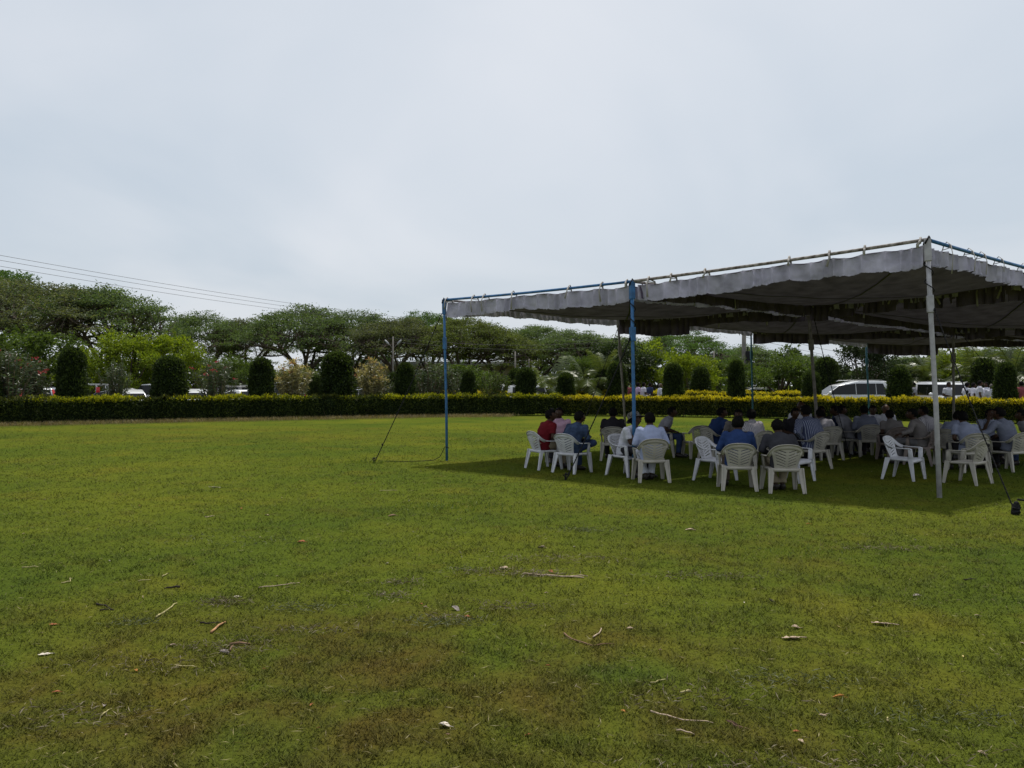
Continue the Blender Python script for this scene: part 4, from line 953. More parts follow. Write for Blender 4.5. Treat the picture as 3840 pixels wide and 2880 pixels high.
        for i in range(nw):
            xa0, xa1 = (fx0, fx1) if xs[i] is None else (xs[i] - .02, xs[i] - .02); xb0, xb1 = (rx0_, rx1_) if xs[i + 1] is None else (xs[i + 1] + .02, xs[i + 1] + .02)
            q = [sp(xa0, zl), sp(xb0, zl), sp(xb1, zh), sp(xa1, zf if xs[i] is None else zh)]; dn = Vector((0, -s * .03, 0)); bb = MB()
            bb.add(q + [p + dn for p in q], [(0, 1, 2, 3), (7, 6, 5, 4), (0, 4, 5, 1), (1, 5, 6, 2), (2, 6, 7, 3), (3, 7, 4, 0)]); put('side_window', bb.mesh('side_window', False), M_DKGLASS, t, scale=(1, 1, k))
    # windscreen and rear window wound so that they stand proud of the cabin
    patch('windscreen', c['frb'], c['flb'], c['flt'], c['frt'], .06, .94, .10, .90, M_DKGLASS)
    patch('rear_window', c['rlb'], c['rrb'], c['rrt'], c['rlt'], .10, .90, .22, .86, M_DKGLASS)
    for s in (-1, 1):
        b = MB(); b.box((L - .07, s * (Wd - .30), st['nose'] - .12), (.16, .34, .16)); b.build('headlight', M_CLEARL, t, False, .03, scale=(1, 1, k))
        tall = style in ('suv',)
        b = MB()
        if tall:
            rx0, rx1 = r0 - .02, r1 - .02
            b.bar((-L + .07, s * (Wd - .06), st['tail'] - .24), (rx0 + .06, s * (Wd - .10), zb + .10), .22, .18, .18, .18); b.bar((rx0 + .06, s * (Wd - .10), zb + .10), (rx1 + .05, s * (wt - .01), zt - .12), .18, .16, .12, .12)
        else: b.box((-L + .05, s * (Wd - .15), st['tail'] - .18), (.14, .24, .22))
        b.build('tail_light', M_REDL, t, False, .02, scale=(1, 1, k))
        b = MB(); b.ball((f0 - .18, s * (Wd + .07), zb + .12), (.08, .12, .09), 8, 5); b.bar((f0 - .18, s * (Wd - .06), zb + .06), (f0 - .18, s * (Wd + .05), zb + .10), .05); b.build('wing_mirror', paint, t, scale=(1, 1, k))
        if style in ('suv', 'wagon', 'jeep'):
            b = MB(); b.tube([(f1 - .30, s * (wt - .08), zt - .02), (f1 - .45, s * (wt - .08), zt + .025), (r1 + .35, s * (wt - .08), zt + .025), (r1 + .15, s * (wt - .08), zt - .01)], .016, 6); b.build('roof_rail', M_METAL, t, scale=(1, 1, k))
        for x in (0.0, -.95):
            b = MB(); b.box((x, s * (Wd - .02), st['belt'] - .13), (.18, .05, .035)); b.build('door_handle', paint, t, False, .01, scale=(1, 1, k))
        for x in (L - .85, -L + .85):
            w = MB(); w.tube([(x, s * (Wd - .22), .33), (x, s * (Wd - .20), .33), (x, s * (Wd - .02), .33), (x, s * (Wd + .005), .33)], [.27, .33, .33, .29], 18, xdir=(1, 0, 0)); o = w.build('wheel', M_BLACK, t)
            w = MB(); w.tube([(x, s * (Wd - .03), .33), (x, s * (Wd + .015), .33)], [.2, .17], 12, xdir=(1, 0, 0)); w.build('rim', M_METAL, o)
    for x, nm in ((L - .02, 'front_bumper'), (-L + .02, 'rear_bumper')):
        b = MB(); b.box((x, 0, .45), (.16, Wd * 1.9, .20)); b.build(nm, M_TRIM if style == 'jeep' else paint, t, False, .04, scale=(1, 1, k))
    b = MB(); b.box((L - .015, 0, st['nose'] - .16), (.05, Wd * .9, .16)); b.build('grille', M_TRIM, t, False, .01, scale=(1, 1, k))
    return t
car(3166, 1428, 42.6, 175, 'suv', M_WHITE, 'white estate car seen from the side with tall red tail lights', 1.93, ls=1.05)
car(3548, 1440, 41.3, -97, 'jeep', M_WHITE, 'white boxy car facing the camera behind the standing man', 1.86)
car(3640, 1438, 52, -90, 'jeep', M_WHITE, 'white car half hidden behind the group in white shirts', 1.9)
car(118, 1456, 44, 130, 'suv', M_SILVER, 'silver car seen from its rear right of the first oleander', 1.54)
car(205, 1458, 47, 160, 'wagon', M_SILVER, 'silver car partly behind the leftmost clipped cone', 1.54)
car(400, 1462, 50, 200, 'wagon', M_WHITE, 'white low car behind the grey green oleander', 1.45)
car(500, 1466, 48, -60, 'hatch', M_WHITE, 'white small car left of the second clipped cone', 1.42)
car(590, 1442, 54, 180, 'van', M_WHITE, 'white van just left of the second clipped cone', 1.82)
car(740, 1463, 50, -75, 'hatch', M_WHITE, 'small white car right of the second clipped cone', 1.45)
car(895, 1449, 53, 92, 'jeep', M_GREYC, 'dark grey car behind the white one left of the third cone', 1.66)
car(885, 1466, 47, 140, 'hatch', M_WHITE, 'white small car with red tail light left of the third cone', 1.42)
car(1040, 1434, 56, 180, 'van', M_WHITE, 'white van behind the first variegated bush', 1.9)
car(1345, 1458, 55, 175, 'wagon', M_WHITE, 'white car hidden behind the second variegated bush', 1.5)
car(1890, 1444, 57, 205, 'jeep', M_SILVER, 'pale boxy car behind the leafy oleander under the tent', 1.72)
car(2032, 1447, 50, -20, 'jeep', M_WHITE, 'white boxy car between two clipped cones under the tent edge', 1.68)
car(2215, 1453, 55, 200, 'suv', M_WHITE, 'white car left of the leaning grey pole', 1.56)
car(2528, 1458, 58, -90, 'van', M_WHITE, 'small white van between two clipped cones', 1.55)
car(2800, 1463, 58, 180, 'wagon', M_WHITE, 'white car right of the slim clipped cone', 1.5)
# rack on an open pickup
def rack():
    Y = 50; t = empty('pickup_rack', 'white open rack frame of a pickup right of the leftmost clipped cone', 'rack', (AX(360, Y), Y, 0))
    b = MB(); b.box((0, 0, .75), (2.2, 1.5, .5)); b.build('tray', M_WHITE, t, False, .03)
    for x in (-1, -.3, .4, 1):
        b = MB(); b.bar((x, -.7, .98), (x, -.7, 1.72), .05); b.bar((x, .7, .98), (x, .7, 1.72), .05); b.bar((x, -.7, 1.70), (x, .7, 1.70), .05, xdir=(0, 0, 1)); b.build('hoop', M_WHITE, t, False)
    b = MB(); b.box((0, 0, 1.76), (2.2, 1.5, .05)); b.build('roof', M_WHITE, t, False)
    b = MB(); b.box((.55, -.78, 1.35), (.22, .06, .45)); b.build('lamp', M_REDL, t, False)
    for x in (-.7, .7):
        for y in (-.65, .65):
            b = MB(); b.tube([(x, y - .1, .3), (x, y + .1, .3)], .3, 14, xdir=(1, 0, 0)); b.build('wheel', M_BLACK, t)
rack()
# ------------------------------------------------------------------ plastic armchairs
M_PLAST = mat('white_plastic', (0.50, 0.50, 0.53), 0.42, 0.4, var=0.10, scale=9)
M_CREAM = mat('cream_plastic', (0.37, 0.345, 0.30), 0.5, 0.35, var=0.10, scale=5)
M_BROWNP = mat('brownish_plastic', (0.25, 0.20, 0.18), 0.5, 0.35, var=0.10, scale=5)
def chair_meshes():
    r = {}
    # seat: dished panel with a turned down rim
    nx, ny = 10, 9; V = []; F = []
    for j in range(ny + 1):
        for i in range(nx + 1):
            u = i / nx * 2 - 1; v = j / ny; w = .195 + .045 * v
            x = u * w; y = -.205 + .43 * v; z = .425 - .018 * (1 - u * u) * math.sin(math.pi * min(1, v * 1.1)) - (.03 * max(0, v - .85) / .15)
            V.append((x, y, z))
    for j in range(ny):
        for i in range(nx): k = j * (nx + 1) + i; F.append((k, k + 1, k + nx + 2, k + nx + 1))
    b = MB(); b.add(V, F)
    rim = [V[j * (nx + 1)] for j in range(ny + 1)] + [V[ny * (nx + 1) + i] for i in range(1, nx + 1)] + [V[j * (nx + 1) + nx] for j in range(ny - 1, -1, -1)]
    n = len(rim); b.add(list(rim) + [(x * .99, y, z - .045) for x, y, z in rim], [(i, i + 1, n + i + 1, n + i) for i in range(n - 1)])
    b.bar((-.195, -.21, .40), (.195, -.21, .40), .05, .014, xdir=(0, 0, 1))
    r['seat'] = bake(b.mesh('seat'), [('SOLIDIFY', dict(thickness=.007, offset=0))])
    # legs, L shaped in section
    def leg(top, foot, w0, w1, out):
        b = MB(); b.bar(top, foot, w0, .022, w1, .018, (out[0], 0, 0)); b.bar(Vector(top) + Vector((out[0] * w0 * .42, 0, 0)), Vector(foot) + Vector((out[0] * w1 * .42, 0, 0)), .020, w0 * 1.0, .016, w1 * .9, (1, 0, 0))
        return bake(b.mesh('leg', False), [('BEVEL', dict(width=.005, segments=1))])
    r['leg'] = [leg((.215, -.195, .43), (.255, -.285, 0), .088, .050, (1, 0)), leg((-.215, -.195, .43), (-.255, -.285, 0), .088, .050, (-1, 0)),
                leg((.232, .195, .425), (.262, .255, 0), .088, .052, (1, 0)), leg((-.232, .195, .425), (-.262, .255, 0), .088, .052, (-1, 0))]
    # rim curve of the back, running out into the arms
    key = [(.268, -.115, .648), (.268, -.165, .668), (.262, -.215, .705), (.240, -.258, .755), (.195, -.290, .803), (.125, -.309, .834), (.0, -.316, .846)]
    half = key; full = [Vector(p) for p in half] + [Vector((-x, y, z)) for x, y, z in reversed(half[:-1])]
    fine = []
    for i in range(len(full) - 1):
        p0, p1, p2, p3 = full[max(0, i - 1)], full[i], full[i + 1], full[min(len(full) - 1, i + 2)]
        for q in range(4):
            u = q / 4; fine.append(.5 * ((2 * p1) + (p2 - p0) * u + (2 * p0 - 5 * p1 + 4 * p2 - p3) * u * u + (3 * p1 - p0 - 3 * p2 + p3) * u ** 3))
    fine.append(full[-1])
    V = []; F = []; m = len(fine)
    for i, p in enumerate(fine):
        k = min(i, m - 1 - i) / (m / 2); w = .052 + .030 * min(1, k * 1.4)
        inn = Vector((-p.x * .9, .18 * (p.z - .6) / .25, -.62 * min(1, .35 + k))); inn = Vector((inn.x, 0.07 * k, inn.z)).normalized()
        V += [p + Vector((0, -.010, -.004)), p + Vector((0, .004, .004)), p + inn * w * .5 + Vector((0, .012 * k, 0)), p + inn * w + Vector((0, .004, 0))]
    for i in range(m - 1):
        for q in range(3): a = i * 4 + q; F.append((a, a + 4, a + 5, a + 1))
    b = MB(); b.add(V, F)
    # centre panel with chevron slots cut right through
    zs0, zs1 = .425, .815; rows = 62; cols = [-1, -.86, -.80, -.55, -.30, -.13, -.10, 0, .10, .13, .30, .55, .80, .86, 1]
    def half_w(z): return .170 + .045 * max(0, (z - .425) / .22) ** 1.3 if z < .66 else min(.226, math.sqrt(max(.0004, 1 - ((z - .66) / .195) ** 2)) * .225 + .004)
    V = []; F = []
    for j in range(rows + 1):
        tt = j / rows; zb = zs0 + (zs1 - zs0) * tt; shear = .105 * math.sin(math.pi * tt) ** .6
        for c in cols:
            z = zb + shear * (abs(c) - .45); z = min(max(z, zs0), zs1 + .0); w = half_w(z)
            V.append((c * w, -.208 - (z - .425) * .255 + .035 * c * c - .012 * math.sin(math.pi * tt), z))
    nc = len(cols)
    for j in range(rows):
        for i in range(nc - 1):
            mid = (cols[i] + cols[i + 1]) / 2; k = j % 8
            slot = 7 <= j < 57 and k in (0, 1) and ((-.80 < mid < -.10) or (.10 < mid < .80))
            if not slot: a = j * nc + i; F.append((a, a + 1, a + nc + 1, a + nc))
    b.add(V, F)
    r['backrest'] = bake(b.mesh('backrest'), [('SOLIDIFY', dict(thickness=.008, offset=0))])
    arms = []
    for s in (1, -1):
        b = MB(); pts = [(s * .268, -.115, .640), (s * .270, .0, .632), (s * .268, .12, .630), (s * .262, .185, .628), (s * .256, .215, .605)]
        b.tube(pts, [(.030, .010), (.031, .010), (.032, .010), (.032, .012), (.030, .014)], 10, xdir=(1, 0, 0))
        b.bar((s * .262, .185, .628), (s * .236, .195, .415), .034, .062, .034, .075, (1, 0, 0)); arms.append(bake(b.mesh('armrest', True), [('BEVEL', dict(width=.004, segments=1, limit_method='ANGLE'))]))
    r['armrest'] = arms
    return r
CH = chair_meshes()
chair_no = 0
def chair(pos, deg, label, m=None):
    "deg: the way a sitter faces, anticlockwise from +x"
    global chair_no; chair_no += 1
    m = m or M_PLAST
    t = empty('plastic_armchair', label, 'chair', (pos[0], pos[1], 0), R(deg - 90), 'plastic armchairs under the tent'); t.scale = (1.02, 1, .91)
    for nm in ('seat', 'backrest'): put(nm, CH[nm], m, t)
    for nm in ('leg', 'armrest'):
        for me in CH[nm]: put(nm, me, m, t)
    return t

# ------------------------------------------------------------------ people
def skinmat(name, c): return mat(name, c, 0.55, 0.2, var=.12, scale=14)
M_SKIN = [skinmat('dark_skin', (0.048, 0.024, 0.014)), skinmat('brown_skin', (0.080, 0.041, 0.024)), skinmat('deep_skin', (0.034, 0.018, 0.011))]
M_HAIR = mat('black_hair', (0.006, 0.0055, 0.0055), 0.85, 0.06, var=.4, scale=60, bump=.3)
M_HAIRG = mat('greying_hair', (0.09, 0.085, 0.08), 0.7, 0.2, var=.5, scale=60, bump=.6)
M_EYE = mat('eye', (0.085, 0.078, 0.07), 0.35, 0.3)
M_SHOE = mat('dark_shoe', (0.022, 0.018, 0.016), 0.45, 0.4)
def fabric(name, c, c2=None, stripe=0, var=.1):
    m = mat(name, c, .92, .08, var=var, scale=9, bump=.35)
    if stripe:
        t = m.node_tree; b = t.nodes['Principled BSDF']; tcn = N(t, 'ShaderNodeTexCoord'); sp = N(t, 'ShaderNodeSeparateXYZ'); t.links.new(tcn.outputs['Object'], sp.inputs[0])
        w = M(t, 'GREATER_THAN', M(t, 'SINE', M(t, 'MULTIPLY', sp.outputs[0], stripe)), .62)
        mxn = N(t, 'ShaderNodeMixRGB'); t.links.new(w, mxn.inputs[0]); mxn.inputs[1].default_value = (*c, 1); mxn.inputs[2].default_value = (*c2, 1); t.links.new(mxn.outputs[0], b.inputs['Base Color'])
    return m
FB = dict(red=fabric('red_cloth', (0.105, 0.009, 0.013)), denim=fabric('denim_cloth', (0.032, 0.050, 0.092), var=.35), pale=fabric('pale_blue_cloth', (0.30, 0.34, 0.49)), white=fabric('white_cloth', (0.50, 0.50, 0.56)),
          black=fabric('black_cloth', (0.022, 0.020, 0.024)), blue=fabric('blue_cloth', (0.020, 0.040, 0.115)), navy=fabric('navy_cloth', (0.025, 0.035, 0.08)), char=fabric('charcoal_cloth', (0.035, 0.035, 0.042)),
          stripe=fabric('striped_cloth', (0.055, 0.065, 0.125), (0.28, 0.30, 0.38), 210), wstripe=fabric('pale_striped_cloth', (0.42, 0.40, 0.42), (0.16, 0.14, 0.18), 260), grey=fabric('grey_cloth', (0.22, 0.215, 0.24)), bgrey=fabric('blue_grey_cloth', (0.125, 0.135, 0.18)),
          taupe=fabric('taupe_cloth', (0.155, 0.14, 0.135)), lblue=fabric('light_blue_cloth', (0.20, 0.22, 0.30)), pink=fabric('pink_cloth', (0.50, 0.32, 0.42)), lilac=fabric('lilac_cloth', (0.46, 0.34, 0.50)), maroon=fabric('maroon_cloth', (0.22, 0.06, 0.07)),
          khaki=fabric('khaki_cloth', (0.26, 0.22, 0.155)), jeans=fabric('jeans_cloth', (0.030, 0.046, 0.10), var=.25), dark=fabric('dark_trouser_cloth', (0.026, 0.025, 0.03)), gtrous=fabric('grey_trouser_cloth', (0.16, 0.155, 0.165)), mud=fabric('brown_trouser_cloth', (0.11, 0.085, 0.065)), dhoti=fabric('white_wrap_cloth', (0.52, 0.53, 0.60)), sky=fabric('sky_blue_cloth', (0.20, 0.34, 0.60)))
def lerp(a, b, u): return Vector(a).lerp(Vector(b), u)
def crease(me, f, seed, a, b_):
    n = len(me.vertices); co = np.zeros(n * 3, dtype=np.float32); nr = np.zeros(n * 3, dtype=np.float32)
    me.vertices.foreach_get('co', co); me.vertices.foreach_get('normal', nr); co = co.reshape(-1, 3); nr = nr.reshape(-1, 3)
    d = np.array([a * noise.noise(Vector((q[0] * f[0], q[1] * f[1], q[2] * f[2] + seed))) + b_ * noise.noise(Vector(q) * 27) for q in co.tolist()], dtype=np.float32)
    me.vertices.foreach_set('co', (co + nr * d[:, None]).ravel()); me.update()
def pose_meshes(P, seed=0):
    "builds body, shirt, trousers, shoes and hair for one pose; the figure faces +y"
    rs = np.random.RandomState(seed)
    sit = 'pel' not in P; pel = Vector(P.get('pel', (0, -.03, .515))); lean = R(P.get('lean', 14)); side = P.get('side', 0.0); tw = R(P.get('twist', 0))
    def up(a): return Vector((math.sin(R(side)) * .9, math.sin(a), math.cos(a))).normalized()
    sl = .92 if sit else 1.0; s1 = pel + up(lean * .35) * .19 * sl; s2 = s1 + up(lean * 1.0) * .19 * sl; s3 = s2 + up(lean * 1.35) * .12 * sl; nb = s3 + up(lean * 1.5) * .045
    hy, hp = R(P.get('yaw', 0)), R(P.get('pitch', 0))
    lat = Vector((math.cos(tw), math.sin(tw), 0)); fwd = Vector((-math.sin(tw), math.cos(tw), 0))
    Rh = Matrix.Rotation(tw + hy, 3, 'Z') @ Matrix.Rotation(-hp, 3, 'X') @ Matrix.Rotation(R(P.get('roll', 0)), 3, 'Y')
    hc = nb + up(lean * .9) * .06 + Rh @ Vector((0, .022, .085))
    sh = {s: s3 - up(lean) * .015 + lat * .178 * s + fwd * P.get('shf', .0) for s in (-1, 1)}
    def torso(b, g, top=True):
        pts = [pel - Vector((0, 0, .085)), pel, lerp(pel, s1, .55), s1, lerp(s1, s2, .5), s2, lerp(s2, s3, .6), s3, nb]
        rr = [(.150, .115), (.172, .135), (.162, .124), (.160, .122), (.172, .126), (.184, .124), (.182, .112), (.135, .088), (.066, .064)]
        b.tube(pts, [(x * P.get('fat', 1) + g, y * P.get('fat', 1) + g) for x, y in rr], 20, xdir=lat)
        for s in (-1, 1): b.ball(sh[s] - Vector((0, 0, .01)), .066 + g, 12, 8)
    arms = {s: (Vector(P['el'][0 if s < 0 else 1]), Vector(P['ha'][0 if s < 0 else 1])) for s in (-1, 1)}
    hip = {s: pel + Vector((s * .088, .01, -.02)) for s in (-1, 1)}
    legs = {s: [Vector(q) for q in P['leg'][0 if s < 0 else 1]] for s in (-1, 1)}
    B = MB(); torso(B, -.006)
    B.tube([nb - up(lean) * .05, nb + up(lean) * .02, lerp(nb, hc, .55)], [.066, .058, .056], 14)
    # head: skull, jaw, brow, nose, lips, ears
    HV = []; HF = []; nr, na = 22, 28
    def headpt(th, ph, add=0.0):
        x, y, z = math.sin(th) * math.cos(ph), math.sin(th) * math.sin(ph), math.cos(th)
        rx, ry, rz = .080, .100, .120
        if z < 0: rx *= 1 - .30 * (-z) ** 1.2; ry *= 1 - (.10 if y > 0 else .34) * (-z) ** 1.1
        q = Vector((x * (rx + add), y * (ry + add), z * (rz + add)))
        if y > 0:
            q.y += .006 * math.exp(-((z - .28) / .10) ** 2) * math.exp(-(x / .55) ** 2)                       # brow
            q.y -= .012 * math.exp(-((z - .08) / .10) ** 2) * math.exp(-((abs(x) - .42) / .16) ** 2)           # eye sockets
            q.y += .010 * math.exp(-((z + .95) / .16) ** 2) * math.exp(-(x / .35) ** 2)                        # chin
        return q
    for i in range(nr + 1):
        for k in range(na): HV.append(hc + Rh @ headpt(math.pi * i / nr, 2 * math.pi * k / na))
    HF = [(i * na + k, (i + 1) * na + k, (i + 1) * na + (k + 1) % na, i * na + (k + 1) % na) for i in range(nr) for k in range(na)]
    B.add(HV, HF)
    hl = lambda x, y, z: hc + Rh @ Vector((x, y, z))
    B.tube([hl(0, .088, .030), hl(0, .105, -.004), hl(0, .116, -.026), hl(0, .098, -.040)], [.009, .012, .017, .014], 8)
    for s in (-1, 1): B.ball(hl(s * .014, .101, -.030), (.011, .012, .009), 7, 5)
    B.tube([hl(-.026, .084, -.066), hl(0, .098, -.063), hl(.026, .084, -.066)], [.006, .009, .006], 8); B.tube([hl(-.022, .083, -.076), hl(0, .096, -.077), hl(.022, .083, -.076)], [.006, .009, .006], 8)
    for s in (-1, 1):
        B.ball(hl(s * .080, -.008, -.002), (.010, .021, .034), 8, 7, Rh @ Matrix.Rotation(-.25, 3, 'X'))
        B.ball(hl(s * .030, .080, .012), .0125, 8, 6)
    eyes = [hl(s * .030, .089, .012) for s in (-1, 1)]
    for s in (-1, 1):
        e, h = arms[s]; B.tube([lerp(sh[s], e, -.02), lerp(sh[s], e, .3), lerp(sh[s], e, .75), e], [.050, .049, .043, .039], 12)
        B.tube([e, lerp(e, h, .25), lerp(e, h, .7), h], [.039, .041, .032, .026], 12); B.ball(e, .040, 10, 7)
        # hand: palm, four unequal bent fingers, thumb from the side of the palm
        d = Vector(P.get('hd', {}).get(s, h - e)).normalized(); pn = Vector(P.get('pn', {}).get(s, (0, 0, -1))); pn = (pn - d * pn.dot(d)).normalized(); sd = d.cross(pn) * s
        if sd.dot(lat) * s > 0 and 'pn' not in P: sd = -sd
        B.tube([h - d * .01, h + d * .03, h + d * .065, h + d * .088], [(.027, .018), (.036, .016), (.041, .015), (.038, .012)], 12, xdir=sd)
        cu = P.get('curl', .35)
        for f, (off, ln) in enumerate(((.031, .070), (.011, .080), (-.010, .075), (-.030, .060))):
            p0 = h + d * .075 + sd * off; d1 = (d + pn * cu * .6).normalized(); d2 = (d + pn * cu * 1.9).normalized(); d3 = (d + pn * cu * 3.2).normalized()
            B.tube([p0, p0 + d1 * ln * .42, p0 + d1 * ln * .42 + d2 * ln * .34, p0 + d1 * ln * .42 + d2 * ln * .34 + d3 * ln * .26], [.0105, .010, .009, .0075], 8)
        p0 = h + d * .022 + sd * .026; d1 = (sd * .75 + d * .7 + pn * .25).normalized(); d2 = (d * .9 + sd * .25 + pn * .35).normalized()
        B.tube([p0, p0 + d1 * .036, p0 + d1 * .036 + d2 * .036], [.014, .012, .009], 8)
        k, a = legs[s][0], legs[s][1]
        B.tube([hip[s], lerp(hip[s], k, .35), lerp(hip[s], k, .8), k], [.078, .074, .060, .054], 12); B.tube([k, lerp(k, a, .28), lerp(k, a, .7), a], [.053, .055, .040, .034], 12); B.ball(k, .053, 10, 7)
        td = (legs[s][2] - a).normalized(); B.tube([a - td * .05 - Vector((0, 0, .02)), a + td * .01 - Vector((0, 0, .015)), a + td * .10 - Vector((0, 0, .035)), a + td * .165 - Vector((0, 0, .045))], [(.030, .036), (.036, .040), (.042, .026), (.030, .014)], 12, xdir=td.cross(Vector((0, 0, 1))) if abs(td.z) < .95 else lat)
    body = bake(B.mesh('body', weld=False), [('REMESH', dict(mode='VOXEL', voxel_size=.0088, use_smooth_shade=True)), ('SMOOTH', dict(iterations=3, factor=.5)), ('DECIMATE', dict(ratio=.34))])
    body.polygons.foreach_set('use_smooth', np.ones(len(body.polygons), dtype=bool))
    Sh = MB(); torso(Sh, .010)
    short = P.get('short', True)
    for s in (-1, 1):
        e, h = arms[s]; k = .72 if short else 1.0
        Sh.tube([lerp(sh[s], e, -.05), lerp(sh[s], e, .35), lerp(sh[s], e, .6), lerp(sh[s], e, k)], [.066, .065, .062, .062 if short else .054], 14)
        if not short: Sh.tube([lerp(sh[s], e, .9), e, lerp(e, h, .4), lerp(e, h, .93)], [.054, .054, .049, .040], 14); Sh.ball(e, .054, 10, 7)
    Sh.tube([nb - up(lean) * .03, nb + up(lean) * .018, nb + up(lean) * .034], [.079, .073, .068], 16)
    if P.get('tails', True): Sh.tube([pel + Vector((0, 0, .03)), pel - Vector((0, -.0, .06)), pel - Vector((0, -.01, .10))], [(.190, .152), (.196, .158), (.19, .15)], 20, xdir=lat)
    shirt = bake(Sh.mesh('shirt'), [('REMESH', dict(mode='VOXEL', voxel_size=.0135, use_smooth_shade=True)), ('SMOOTH', dict(iterations=4, factor=.5))])
    crease(shirt, (9, 9, 14), seed, .007, .004)
    Tr = MB()
    Tr.tube([pel + Vector((0, 0, .06)), pel, pel - Vector((0, 0, .10))], [(.176, .138), (.188, .150), (.165, .13)], 20, xdir=lat)
    for s in (-1, 1):
        k, a = legs[s][0], legs[s][1]; ek = P.get('hem', .93)
        Tr.tube([hip[s], lerp(hip[s], k, .4), lerp(hip[s], k, .8), k], [.096, .090, .077, .071], 14); Tr.ball(k, .071, 12, 8); Tr.tube([k, lerp(k, a, .35), lerp(k, a, .7), lerp(k, a, ek)], [.070, .067, .060, .060], 14)
    trs = bake(Tr.mesh('trousers'), [('REMESH', dict(mode='VOXEL', voxel_size=.0135, use_smooth_shade=True)), ('SMOOTH', dict(iterations=4, factor=.5))])
    crease(trs, (11, 11, 11), seed + 5, .006, .003)
    shoes = []
    for s in (-1, 1):
        a = legs[s][1]; td = (legs[s][2] - a).normalized(); b = MB(); xd = td.cross(Vector((0, 0, 1))) if abs(td.z) < .95 else lat
        b.tube([a - td * .065 - Vector((0, 0, .03)), a - td * .05 - Vector((0, 0, .02)), a + td * .03 - Vector((0, 0, .028)), a + td * .10 - Vector((0, 0, .045)), a + td * .17 - Vector((0, 0, .055)), a + td * .195 - Vector((0, 0, .06))], [(.02, .03), (.040, .052), (.045, .052), (.050, .036), (.043, .026), (.018, .014)], 14, xdir=xd); shoes.append(b.mesh('shoe'))
    HVv = []
    for i in range(nr + 1):
        for k in range(na):
            th, ph = math.pi * i / nr, 2 * math.pi * k / na; y, z, x = math.sin(th) * math.sin(ph), math.cos(th), math.sin(th) * math.cos(ph)
            line = .50 + .05 * math.cos(x * 5) if y > .35 else (-.05 if y > -.15 and abs(x) > .75 else -.42 if y < .0 else .18)
            if P.get('bald'): line = max(line, .95 if y > -.5 else -.3)
            ad = (.013 + .005 * rs.randn()) if z > line else -.012
            HVv.append(hc + Rh @ headpt(th, ph, ad))
    b = MB(); b.add(HVv, HF); hair = b.mesh('hair')
    # eyes get their own material
    body.materials.append(None); body.materials.append(M_EYE)
    mi = np.zeros(len(body.polygons), dtype=np.int32); cen = np.zeros(len(body.polygons) * 3, dtype=np.float32); body.polygons.foreach_get('center', cen); cen = cen.reshape(-1, 3)
    for e in eyes: mi[np.linalg.norm(cen - np.array(e), axis=1) < .0105] = 1
    body.polygons.foreach_set('material_index', mi)
    return dict(body=body, shirt=shirt, trousers=trs, shoe=shoes, hair=hair, hc=hc, Rh=Rh, hand={s: arms[s][1] for s in (-1, 1)})
